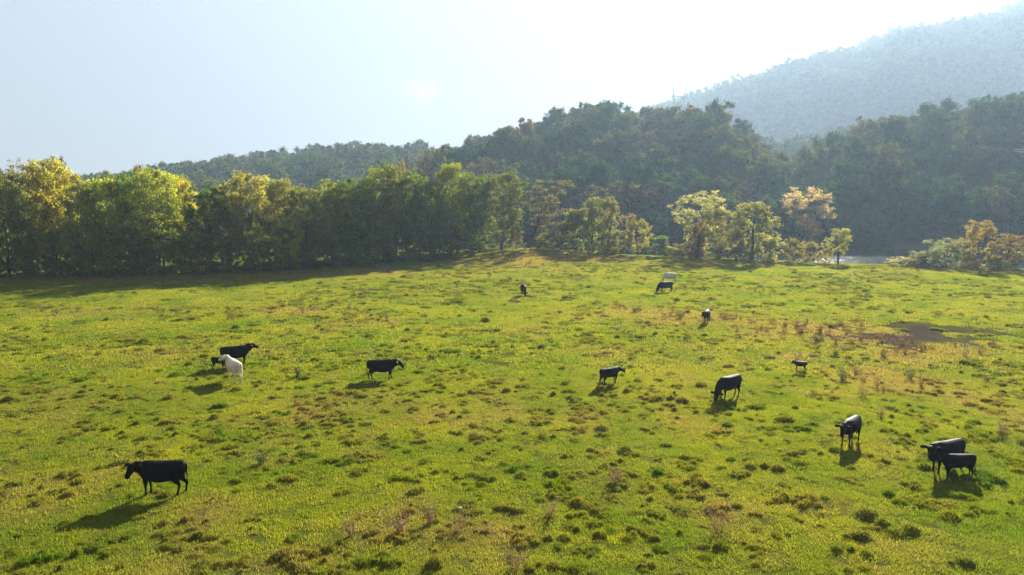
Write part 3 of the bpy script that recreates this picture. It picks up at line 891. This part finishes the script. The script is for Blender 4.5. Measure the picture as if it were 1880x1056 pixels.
def field_points(dens, y0, y1, noise=None, mud_k=3.0):
    area = 0.8 * (y1 ** 2 - y0 ** 2) + 26 * (y1 - y0)
    n_ = int(area * dens)
    y = np.sqrt(rng.uniform(y0 ** 2, y1 ** 2, n_))
    x = rng.uniform(-1, 1, n_) * (0.8 * y + 13)
    ok = y < edge_y(x / y) + 2
    ok &= rng.uniform(0, 1, n_) > muddiness(x, y) * mud_k
    if noise is not None: ok &= rng.uniform(0, 1, n_) < noise(x, y)
    return x[ok], y[ok]

near_patch = [blades(rng, 170, 0.36, h, 0.020) for h in (0.05, 0.07, 0.04)]
far_patch = [blades(rng, 150, 0.75, h, 0.06) for h in (0.075, 0.10)]
def tussock(rng, L, n_sub, h, w):
    """several tufts grown together in an uneven row"""
    P, H, B = [], [], []
    for q in range(n_sub):
        cx, cy_ = rng.uniform(-L, L), rng.normal() * L * .33
        hf = rng.uniform(.10, .24); n = int(3400 * hf * hf) + 40
        dome = h * rng.uniform(.6, 1.25)
        r_ = hf * np.sqrt(rng.uniform(0, 1, n)); an = rng.uniform(0, 6.28, n)
        x, y = r_ * np.cos(an), r_ * np.sin(an)
        zb = dome * (1 - (r_ / hf) ** 2.5)
        hh = (.022 + .4 * dome) * rng.uniform(.4, 1.2, n); out = (.2 + .9 * r_ / hf) * rng.uniform(.3, 1.3, n)
        da = an + rng.normal(size=n) * .8
        wa = rng.uniform(0, 3.14, n); ww = w * rng.uniform(.6, 1.3, n) * .5
        x, y = x + cx, y + cy_
        ax, ay = np.cos(wa) * ww, np.sin(wa) * ww
        P.append(np.stack([np.stack([x - ax, y - ay, zb - .03], 1), np.stack([x + ax, y + ay, zb - .03], 1),
                           np.stack([x + np.cos(da) * out * hh, y + np.sin(da) * out * hh, zb + hh], 1)], 1).reshape(-1, 3))
        H.append(np.clip(rng.uniform(0, 1, n) * .8 + rng.uniform(0, .3), 0, 1)); B.append(rng.uniform(0, 1, n))
        # the matted hummock under the blades
        rings = [(1.05, -.05), (.85, .36), (.6, .72), (.3, .92)]
        K = 9; jit = rng.uniform(.85, 1.15, K)
        RV = [[np.array([cx + hf * f * jit[k] * math.cos(6.283 * k / K), cy_ + hf * f * jit[k] * math.sin(6.283 * k / K), dome * z_ - .01]) for k in range(K)] for f, z_ in rings]
        top = np.array([cx, cy_, dome * .98]); T3 = []
        for a_ in range(len(rings) - 1):
            for k in range(K):
                k2 = (k + 1) % K
                T3 += [RV[a_][k], RV[a_][k2], RV[a_ + 1][k2], RV[a_][k], RV[a_ + 1][k2], RV[a_ + 1][k]]
        for k in range(K): T3 += [RV[-1][k], RV[-1][(k + 1) % K], top]
        P.append(np.array(T3)); H.append(np.full(len(T3) // 3, .3)); B.append(np.full(len(T3) // 3, .35))
    P = np.concatenate(P)
    return np_mesh("grass_tussock", P, np.arange(len(P)).reshape(-1, 3), False, None, {"hue": np.concatenate(H), "bright": np.concatenate(B)})
tuss = [tussock(rng, .42, 7, .11, .020), tussock(rng, .30, 5, .10, .018), tussock(rng, .55, 9, .12, .022), tussock(rng, .2, 3, .16, .02), tussock(rng, .5, 6, .11, .020)]
small = [tussock(rng, .10, 2, .095, .016), tussock(rng, .16, 3, .08, .016), tussock(rng, .05, 1, .10, .015)]
def tuss_noise(x, y):
    return np.clip((fbm(x / 7, y / 7, 91, 3) - 0.36) * 3.2, 0.08, 1) * (0.7 + 0.3 * np.clip(y / 60, 0, 1))
scatter_grass("short_grass", near_patch, [(700, 960), (1000, 900), (400, 980)], field_points(13, 17, 48), 1.0,
              "short grazed grass covering the near part of the pasture", M_BLADE)
scatter_grass("short_grass", far_patch, [(640, 640), (900, 620)], field_points(2.8, 46, 150), 1.0, "short grazed grass covering the far part of the pasture", M_BLADE)
tx, ty = field_points(1.5, 17.5, 62, lambda x, y: np.clip((fbm(x / 3, y / 3, 95, 3) - 0.3) * 2.6, 0.08, 1))
scatter_grass("grass_tuft", small, [(1010, 860), (640, 900), (1180, 930)], (tx, ty), np.clip(rng.lognormal(0, .3, len(tx)), .5, 1.8), "small uneven grass tufts in the near part of the pasture", M_TUSS, None, 0.05, 1.2)
tx, ty = field_points(0.9, 18, 140, tuss_noise, 0.35)
tsc = np.clip(rng.lognormal(-0.22, 0.38, len(tx)), 0.35, 2.0) * (1 + 0.35 * np.clip((ty - 50) / 60, 0, 1))
tzz = rng.uniform(0.7, 1.35, len(tx)) * (1.0 / np.sqrt(tsc))
scatter_grass("grass_tussock", tuss, [(1100, 800), (850, 760), (560, 840), (1210, 870), (520, 760)], (tx, ty), tsc, "low rough tussocks dotted over the grazed pasture", M_TUSS, tzz, 0.08, 1.2)

# dry weeds standing in the brown patches
def weed_mesh(rng, h, spread, stems=26, leaves=90):
    parts_v, hue = [], []
    P = []
    for s in range(stems):
        an = rng.uniform(0, 6.28); r_ = spread * rng.uniform(0, .35)
        b_ = np.array([math.cos(an) * r_, math.sin(an) * r_, -0.03])
        d = np.array([math.cos(an), math.sin(an), 0]) * spread * rng.uniform(.2, 1)
        tp = b_ + d + np.array([0, 0, h * rng.uniform(.55, 1.1)])
        w_ = np.array([-math.sin(an), math.cos(an), 0]) * 0.012
        P += [b_ - w_, b_ + w_, tp]
        for q in range(leaves // stems + 1):
            c_ = b_ + (tp - b_) * rng.uniform(.35, 1.05) + rng.normal(size=3) * 0.04
            a_, e_ = rng.normal(size=3) * 0.035, rng.normal(size=3) * 0.035
            P += [c_, c_ + a_, c_ + e_]
    P = np.array(P); n_ = len(P) // 3
    return np_mesh("weed", P, np.arange(3 * n_).reshape(-1, 3), False, None, {"hue": rng.uniform(0, .6, n_), "bright": rng.uniform(0, 1, n_)})

weeds = [weed_mesh(rng, 0.42, 0.26), weed_mesh(rng, 0.30, 0.30), weed_mesh(rng, 0.6, 0.22, 18)]
wx_, wy_ = field_points(0.6, 19, 148, lambda x, y: np.clip(_patches([p for p in DRY if p[4] >= .5], x, y) * 1.5 - 0.45, 0.004, 0.9), 0.45)
scatter_grass("dry_weeds", weeds, [(1500, 640), (1560, 628), (1620, 655)], (wx_, wy_), 1.0, "brown withered weeds crowding the bare and dry patches of the pasture", M_WEED, cat="weeds")

# single plants one can pick out
def solo_mat(name, c, t):
    m, n, l = new_mat(name)
    hs = n.new("ShaderNodeHueSaturation"); hs.inputs["Color"].default_value = (*c, 1)
    l.new(math_n(n, l, 'MULTIPLY_ADD', attr(n, "bright"), 0.9, 0.55), hs.inputs["Value"])
    leafy_shader(n, l, hs.outputs[0], hs.outputs[0], t, 0.03)
    return m
M_PLANT_G, M_PLANT_B = solo_mat("green_weed", (0.06, 0.085, 0.02), 0.35), solo_mat("brown_weed", (0.20, 0.125, 0.06), 0.4)
PLANTS = [  # u, v of foot, height px, brown?, label
    (1128, 890, 40, 1, "thin upright brown weed casting a small shadow in the open grass"),
    (480, 852, 24, 0, "dark weed right of the black foreground cow"),
    (1320, 975, 62, 1, "tall branching brown weed near the bottom right"),
    (1535, 655, 16, 0, "small dark green bush between the calf and the mud patch"),
    (1547, 700, 30, 0, "bushy green weed right of the small standing calf"),
    (1671, 697, 26, 0, "dark green upright weed below the mud patch"),
    (1585, 728, 24, 1, "brown weed below the bushy green one"),
    (1462, 662, 24, 1, "straw coloured weed just above the small calf"),
    (645, 985, 40, 1, "bushy brown weed near the bottom, left of the brown clumps"),
    (790, 962, 38, 1, "round russet weed clump at the bottom centre"),
    (735, 978, 30, 1, "small russet clump left of the round one at the bottom centre"),
    (840, 975, 52, 1, "tall thin weed right of the russet clumps"),
    (548, 692, 22, 0, "little dark weed between the white cow and the black walking cow"),
    (78, 572, 16, 1, "small brown weed at the left under the treeline shadow"),
    (1165, 574, 14, 0, "dark weed on the dry strip in mid field"),
    (1840, 800, 30, 1, "brown weed clump above the right cow and calf"),
    (1010, 950, 44, 1, "thin brown weed right of the bottom centre clumps"),
    (1250, 585, 18, 0, "green weed left of the cow that faces the camera"),
    (1655, 632, 22, 1, "brown weed in the lower edge of the mud patch"),
    (1770, 655, 26, 1, "russet weed right below the mud patch"),
    (1500, 628, 18, 0, "dark green weed at the left end of the mud patch"),
    (710, 588, 14, 1, "small brown weed straight above the black walking cow"),
    (1470, 612, 18, 1, "brown weed left of the mud patch, above the calf"),
    (945, 1045, 50, 1, "dark brown weed clump at the bottom edge of the picture"),
]
for k, (u, v, hp, br, lb) in enumerate(PLANTS):
    x_, y_, z_ = ground_at(u, v)
    hm = hp * y_ / FPX
    me = weed_mesh(rng, hm, hm * (0.55 if k % 3 else 0.4), 34 if not br else 26, 260 if not br else 190)
    o_ = link("weed", me, M_PLANT_B if br else M_PLANT_G)
    o_.location = (x_, y_, z_)
    tag(o_, lb, "weed", "single weeds in the pasture")

# ------------------------------------------------------------------ cattle
def bezier_pts(pts, n):
    """Catmull-Rom through rows of numbers"""
    pts = np.array(pts, float); P = np.vstack([2 * pts[0] - pts[1], pts, 2 * pts[-1] - pts[-2]])
    out = []
    for s in np.linspace(0, len(pts) - 1 - 1e-6, n):
        i_ = int(s); f = s - i_
        a, b_, c_, d = P[i_], P[i_ + 1], P[i_ + 2], P[i_ + 3]
        out.append(0.5 * ((2 * b_) + (-a + c_) * f + (2 * a - 5 * b_ + 4 * c_ - d) * f * f + (-a + 3 * b_ - 3 * c_ + d) * f ** 3))
    return np.array(out)

def loft(bm, rows, sides=14, n=None, side=None, fixed=None):
    """rows: x, y, z, half width, half height ; section square to the path; side = sideways axis"""
    rows = bezier_pts(rows, n or len(rows) * 3)
    prev = None
    ring0 = None
    cs = rows[:, :3]
    for k, rw in enumerate(rows):
        d = cs[min(k + 1, len(cs) - 1)] - cs[max(k - 1, 0)]
        d = d / (np.linalg.norm(d) + 1e-9)
        if fixed is not None: d = np.array(fixed, float)
        a = np.array(side if side is not None else (0, 1, 0), float)
        a = a - d * a.dot(d); a /= np.linalg.norm(a)
        b_ = np.cross(d, a)
        ring = [bm.verts.new(cs[k] + a * rw[3] * math.cos(2 * math.pi * j / sides) + b_ * rw[4] * math.sin(2 * math.pi * j / sides)) for j in range(sides)]
        if prev:
            for j in range(sides):
                bm.faces.new((prev[j], prev[(j + 1) % sides], ring[(j + 1) % sides], ring[j]))
        else:
            ring0 = ring
        prev = ring
    bm.faces.new(list(reversed(ring0))); bm.faces.new(prev)

def cow_mesh(voxel, head=(1.12, 0, 1.30), look=(0.30, 0.0, -0.45), legs=(0, 0, 0, 0), calf=False, steer=False, tail_sway=0.0, udder=True):
    """body axis +x. head: poll position. look: poll to muzzle direction. legs: forward shift of fl, fr, hl, hr feet"""
    bm = bmesh.new()
    k = 0.70 if calf else (0.97 if udder else 0.90)        # trunk depth
    zc = 0.10 if calf else (0.015 if udder else 0.05)
    loft(bm, [(-.93, 0, 1.10 + zc, .10, .14 * k), (-.89, 0, 1.07 + zc, .20, .24 * k), (-.79, 0, 1.03 + zc, .262, .32 * k), (-.52, 0, .985 + zc, .30, .375 * k),
              (-.22, 0, .925 + zc * 1.4, .355, .425 * k), (.08, 0, .90 + zc * 1.5, .37, .445 * k), (.34, 0, .925 + zc * 1.5, .335, .435 * k), (.54, 0, .965 + zc * 1.2, .285, .405 * k),
              (.70, 0, 1.0 + zc, .235, .345 * k), (.82, 0, 1.03 + zc, .165, .25 * k), (.88, 0, 1.05 + zc, .09, .14)], 18, 34, fixed=(1, 0, 0))
    # pin bones and hips
    hd = np.array(head, float); lk = np.array(look, float); lk /= np.linalg.norm(lk)
    ax = np.cross((0, 0, 1), lk)
    if np.linalg.norm(ax) < .15: ax = np.array([0, 1, 0.])
    ax /= np.linalg.norm(ax)
    s = 1.0 if calf else 1.12
    n0 = np.array([.42, 0, 1.04]); n1 = np.array([.72, 0, 1.10])
    if hd[2] < 0.8: n1 = np.array([.80, 0, 1.02])
    mid = (n1 + hd) / 2 + np.array([0, 0, -0.01])
    loft(bm, [(*n0, .22, .30 * k), (*n1, .185, .26 * k), (*mid, .17, .265 * k), (*hd, .135, .18 * k)], 14, 14)
    hl = 0.46 * s
    sid = ax
    h0 = hd - lk * 0.05
    up = np.cross(lk, ax)
    if up[2] < 0: up = -up
    def hp(f, up_=0): return hd + lk * hl * f + up * up_
    loft(bm, [(*(hd - lk * .07), .07, .06), (*hp(0.05, .0), .13 * s, .13 * s), (*hp(.30, -.01), .13 * s, .145 * s), (*hp(.58, -.012), .098 * s, .115 * s),
              (*hp(.84, -.015), .088 * s, .092 * s), (*hp(.97, -.02), .092 * s, .080 * s), (*hp(1.05, -.02), .055 * s, .05 * s)], 12, 22, side=sid)
    for sg in (-1, 1):                      # ears stand out sideways, slightly drooping and back
        e0 = hd + ax * sg * .085 * s - lk * .0
        e1 = e0 + ax * sg * .15 * s + up * -.0 + lk * .01
        e2 = e0 + ax * sg * .30 * s + up * -.04 + lk * .03
        loft(bm, [(*e0, .045, .032), (*e1, .085 * s, .030), (*(e1 * .35 + e2 * .65), .07 * s, .028), (*e2, .018, .018)], 8, 9, side=lk)
    # legs
    lw = 0.82 if calf else 1.0
    feet = []
    for idx_, (sg, sh) in enumerate(((1, legs[0]), (-1, legs[1]))):
        y_ = sg * .17
        fx = .55 + sh
        loft(bm, [(.50, y_ * .95, 1.0, .09, .17), (.53, y_ * 1.05, .76, .10 * lw, .15 * lw), (.55 + sh * .25, y_, .60, .078 * lw, .10 * lw), (.55 + sh * .55, y_, .40, .05 * lw, .055 * lw),
                  (.545 + sh * .75, y_, .26, .036 * lw, .038 * lw), (.55 + sh * .9, y_, .12, .042 * lw, .044 * lw), (fx + .012, y_, .055, .047 * lw, .055 * lw), (fx + .02, y_, 0.0, .05 * lw, .062 * lw)], 10, 22)
        feet.append((fx + .02, y_))
    for idx_, (sg, sh) in enumerate(((1, legs[2]), (-1, legs[3]))):
        y_ = sg * .175
        fx = -.72 + sh
        loft(bm, [(-.60, y_ * .75, 1.08, .12, .24 * k), (-.62 + sh * .1, y_, .86, .115 * lw, .215 * lw), (-.62 + sh * .25, y_ * 1.04, .68, .105 * lw, .18 * lw), (-.70 + sh * .45, y_, .53, .066 * lw, .10 * lw),
                  (-.775 + sh * .62, y_, .43, .047 * lw, .062 * lw), (-.765 + sh * .8, y_, .27, .038 * lw, .042 * lw), (-.735 + sh * .93, y_, .12, .042 * lw, .046 * lw), (fx + .012, y_, .055, .047 * lw, .056 * lw), (fx + .025, y_, 0.0, .05 * lw, .062 * lw)], 10, 26)
        feet.append((fx + .025, y_))
    # tail
    tl = [(-.80, 0, 1.25, .05, .05), (-.90, 0, 1.25 - .03 * calf, .042, .042), (-.955, 0, 1.15, .034, .034), (-.955, tail_sway * .3, 1.0, .028, .028), (-.96, tail_sway * .7, .78, .022, .022), (-.95, tail_sway, .58, .024, .024)]
    loft(bm, tl, 8, 14)
    if not calf and udder:
        loft(bm, [(-.52, 0, .78, .05, .05), (-.46, 0, .67, .12, .11), (-.36, 0, .64, .12, .10), (-.24, 0, .68, .06, .06)], 10, 9)
    if not calf:   # brisket
        loft(bm, [(.30, 0, .78, .12, .14), (.52, 0, .74, .12, .13), (.70, 0, .80, .09, .12), (.80, 0, .90, .06, .10)], 10, 10)
    bmesh.ops.recalc_face_normals(bm, faces=bm.faces)
    me = bpy.data.meshes.new("body"); bm.to_mesh(me); bm.free()
    tmp = bpy.data.objects.new("body_tmp", me); COL.objects.link(tmp)
    rm = tmp.modifiers.new("r", 'REMESH'); rm.mode = 'VOXEL'; rm.voxel_size = voxel; rm.use_smooth_shade = True
    sm = tmp.modifiers.new("s", 'SMOOTH'); sm.factor = 0.5; sm.iterations = 3
    dg = bpy.context.evaluated_depsgraph_get()
    out = bpy.data.meshes.new_from_object(tmp.evaluated_get(dg))
    out.name = "body"
    bpy.data.objects.remove(tmp)
    if calf:            # calves are short in the trunk for their height
        co = np.empty(len(out.vertices) * 3, np.float32); out.vertices.foreach_get("co", co)
        co = co.reshape(-1, 3); co[:, 0] *= .74; out.vertices.foreach_set("co", co.ravel())
        feet = [(fx * .74, fy) for fx, fy in feet]; tl = [(q[0] * .74,) + tuple(q[1:]) for q in tl]
    eyes = [tuple(hp(.24) + ax * sg * .108 * s + up * .045) for sg in (-1, 1)]
    if calf: eyes = [(e_[0] * .74, e_[1], e_[2]) for e_ in eyes]
    return out, eyes, feet, (tl[-1][0], tail_sway, .58)

_eye_me = None
def small_sphere(name, r_, seg=8):
    bm = bmesh.new(); bmesh.ops.create_uvsphere(bm, u_segments=seg, v_segments=seg, radius=r_)
    me = bpy.data.meshes.new(name); bm.to_mesh(me); bm.free()
    for p in me.polygons: p.use_smooth = True
    return me
EYE = small_sphere("eye", 0.024)

def hoof_mesh():
    bm = bmesh.new()
    loft(bm, [(0, 0, .058, .05, .058), (0.008, 0, .03, .056, .066), (.014, 0, -.005, .06, .072)], 10, 6)
    me = bpy.data.meshes.new("hoof"); bm.to_mesh(me); bm.free(); return me
HOOF = hoof_mesh()
def switch_mesh(black=True):
    bm = bmesh.new()
    loft(bm, [(0, 0, .03, .02, .02), (0, 0, -.06, .042, .04), (.005, 0, -.16, .045, .04), (.01, 0, -.27, .008, .008)], 8, 10)
    me = bpy.data.meshes.new("tail_switch"); bm.to_mesh(me); bm.free()
    for p in me.polygons: p.use_smooth = True
    return me
SW_B, SW_W = switch_mesh(), switch_mesh()
HOOF_B = HOOF; 

def add_cow(name, u, v, height, heading, label, cat, white=False, voxel=0.03, **kw):
    """height: at the shoulder in metres; heading: degrees from +X, anticlockwise seen from above"""
    x_, y_, z_ = ground_at(u, v)
    body, eyes, feet, tail = cow_mesh(voxel, **kw)
    coatm = M_WHITE if white else M_BLACK
    s = height / 1.36
    e = link(name, None); e.location = (x_, y_, z_ - 0.015); e.rotation_euler = (0, 0, R(heading)); e.scale = (s, s, s)
    tag(e, label, cat)
    link("body", body, coatm, e)
    for p in eyes:
        o_ = link("eye", EYE, M_EYE, e); o_.location = p
    for (fx, fy) in feet:
        o_ = link("hoof", HOOF, M_HOOF, e); o_.location = (fx - .008, fy, 0)
    o_ = link("tail_switch", SW_W if white else SW_B, coatm, e); o_.location = tail
    return e

GRAZE = dict(head=(1.17, 0.04, 0.52), look=(0.14, 0.02, -0.50))
add_cow("cow", 299, 907, 1.38, 183, "large black cow standing alone at the bottom left, head turned to the camera", "cow", voxel=0.02,
        head=(0.97, 0.20, 1.27), look=(0.16, 0.42, -0.50), legs=(0.02, -0.05, .10, -.10))
add_cow("cow", 433, 671, 1.36, 26, "black cow with sunlit back standing behind the white cow, looking right", "cow", voxel=0.026,
        head=(1.05, -.02, 1.36), look=(.48, -.03, -.22), legs=(.06, -.06, -.04, .06))
add_cow("calf", 402, 680, 0.90, 8, "black calf half hidden behind the head of the white cow", "calf", voxel=0.034, calf=True,
        head=(1.06, 0, 1.32), look=(.4, .02, -.3), legs=(.05, -.05, -.06, .06))
add_cow("cow", 431, 699, 1.38, 128, "white cow standing at the left beside a black cow and calf", "cow", True, voxel=0.024,
        head=(1.06, .16, 1.38), look=(.34, .36, -.26), legs=(.02, -.04, .05, -.08), tail_sway=-.03)
add_cow("cow", 701, 697, 1.30, 10, "black cow walking right in the middle left of the field", "cow", voxel=0.024,
        head=(1.10, -.06, 1.20), look=(.36, -.12, -.36), legs=(.08, -.08, -.10, .14))
add_cow("heifer", 1119, 706, 1.07, 33, "young black heifer walking right with lowered head in mid field", "heifer", voxel=0.03, udder=False,
        head=(1.08, -.02, 1.18), look=(.42, -.06, -.30), legs=(.10, -.12, -.10, .14))
add_cow("cow", 1338, 731, 1.33, 216, "large black cow grazing with its head down, right of centre", "cow", voxel=0.026, legs=(.04, -.04, .10, -.06), **GRAZE)
add_cow("calf", 1469, 684, 0.78, 156, "small black calf standing alone on long legs, looking left", "calf", voxel=0.036, calf=True,
        head=(1.02, .10, 1.36), look=(.36, .22, -.30), legs=(.03, -.05, -.06, .05))
add_cow("heifer", 1560, 815, 1.26, 226, "black heifer facing the camera, alone between the grazing cow and the right edge", "heifer", voxel=0.024, udder=False,
        head=(1.0, .0, 1.16), look=(.36, .06, -.46), legs=(.0, .04, .04, -.05))
add_cow("cow", 1735, 865, 1.36, 202, "black cow behind a calf at the right, ears spread, facing left", "cow", voxel=0.024,
        head=(1.02, .08, 1.22), look=(.30, .22, -.44), legs=(.08, -.08, .0, .06))
add_cow("calf", 1757, 877, 1.02, 181, "black calf standing close in front of its mother at the right edge", "calf", voxel=0.026, udder=False,
        head=(1.0, -.02, 1.22), look=(.36, -.22, -.22), legs=(.10, -.10, .06, -.04), tail_sway=.03)
add_cow("cow", 1297, 593, 1.22, 248, "black cow standing in the dry strip and facing the camera", "cow", voxel=0.034,
        head=(1.02, -.12, 1.24), look=(.34, -.24, -.40), legs=(.02, -.04, .04, -.04))
add_cow("cow", 1222, 537, 1.34, 200, "black cow grazing in front of a white cow far out in the field", "cow", voxel=0.036, legs=(.04, -.04, .05, -.06), **GRAZE)
add_cow("cow", 1231, 519, 1.36, 128, "white cow grazing behind a black cow far out in the field", "cow", True, voxel=0.036, legs=(.03, -.04, .03, -.04), **GRAZE)
add_cow("cow", 961, 543, 1.36, 276, "black cow grazing alone in the far middle, seen from the front", "cow", voxel=0.036, legs=(.04, -.04, .0, -.02), **GRAZE)

# ------------------------------------------------------------------ power line
def bar(bm, a, b, w):
    a, b = Vector(a), Vector(b)
    d = b - a
    q = d.to_track_quat('Z', 'Y').to_matrix().to_4x4()
    r_ = bmesh.ops.create_cube(bm, size=1.0, matrix=Matrix.Translation((a + b) / 2) @ q @ Matrix.Diagonal((w, w, d.length, 1)))

def lattice(bm, a, b, w, n_, r_):
    """square lattice beam from a to b: four chords and zigzag bracing"""
    a, b = Vector(a), Vector(b); d = (b - a).normalized()
    s1 = d.orthogonal().normalized(); s2 = d.cross(s1)
    C = [(s1 * i_ + s2 * j_) * w / 2 for i_, j_ in ((1, 1), (1, -1), (-1, -1), (-1, 1))]
    for c_ in C: bar(bm, a + c_, b + c_, r_)
    for k in range(n_):
        p, q = a + (b - a) * k / n_, a + (b - a) * (k + 1) / n_
        for i_ in range(4):
            bar(bm, p + C[i_], q + C[(i_ + 1) % 4], r_ * .7)

PY = 660.0
px_, _, pz_top = at(1247, 163, PY)
_, _, pz_arm = at(1247, 177, PY)
pz_base = float(HD.height(np.array([px_]), np.array([PY]))[0])
mpx = PY / FPX
tower = link("transmission_tower", None); tower.location = (px_, PY, pz_base)
tag(tower, "pale steel lattice power tower on the skyline between hill and mountain", "power tower")
H_arm, H_top = pz_arm - pz_base, pz_top - pz_base
bm = bmesh.new()
for sg in (-1, 1):
    lattice(bm, (0, 0, 0), (sg * 9 * mpx, 0, H_arm), 0.9, 26, 0.14)
me = bpy.data.meshes.new("mast"); bm.to_mesh(me); bm.free(); link("mast", me, M_STEEL, tower)
bm = bmesh.new(); lattice(bm, (-14 * mpx, 0, H_arm), (14 * mpx, 0, H_arm), 0.9, 14, 0.14)
me = bpy.data.meshes.new("crossarm"); bm.to_mesh(me); bm.free(); link("crossarm", me, M_STEEL, tower)
for sg in (-1, 1):
    bm = bmesh.new(); lattice(bm, (sg * 9 * mpx, 0, H_arm), (sg * 11.5 * mpx, 0, H_top), 0.6, 5, 0.12)
    me = bpy.data.meshes.new("peak"); bm.to_mesh(me); bm.free(); link("peak", me, M_STEEL, tower)
for sx in (-1, 0, 1):
    bm = bmesh.new(); bar(bm, (sx * 12.5 * mpx, 0, H_arm), (sx * 12.5 * mpx, 0, H_arm - 2.2), 0.25)
    me = bpy.data.meshes.new("insulator"); bm.to_mesh(me); bm.free(); link("insulator", me, M_STEEL, tower)

for k, (v0, v1) in enumerate(((261, 276), (257, 272))):
    a, b_ = np.array(at(1610, v0, 300)), np.array(at(2350, v1 + 18, 170))
    pts = [a + (b_ - a) * s_ + np.array([0, 0, -3.0 * 4 * s_ * (1 - s_) * .35]) for s_ in np.linspace(0, 1, 24)]
    v_, f_ = tube(pts, [0.035] * 24, 5)
    tag(link("power_cable", np_mesh("power_cable", v_, f_, True), M_STEEL),
        ["lower of two thin power cables crossing the dark hillside at the right", "upper of two thin power cables crossing the dark hillside at the right"][k], "cable", "power cables")

# ------------------------------------------------------------------ haze
m, n, l = new_mat("haze_air")
pv = n.new("ShaderNodeVolumePrincipled")
pv.inputs["Color"].default_value = (0.47, 0.645, 0.885, 1)
pv.inputs["Density"].default_value = HAZE_DENSITY
pv.inputs["Anisotropy"].default_value = 0.42
o = n.new("ShaderNodeOutputMaterial"); l.new(pv.outputs[0], o.inputs["Volume"])
bm = bmesh.new()
bmesh.ops.create_cube(bm, size=1.0)
x0, x1, y0, y1, z0, z1 = -5600, 5600, -70, 1572, -9, 470
for v_ in bm.verts:
    v_.co = Vector(((x0 + x1) / 2 + v_.co.x * (x1 - x0), (y0 + y1) / 2 + v_.co.y * (y1 - y0), (z0 + z1) / 2 + v_.co.z * (z1 - z0)))
me = bpy.data.meshes.new("haze"); bm.to_mesh(me); bm.free()
haze = link("haze", me, m)
tag(haze, "pale bluish haze filling the valley air", "haze", None, "stuff")
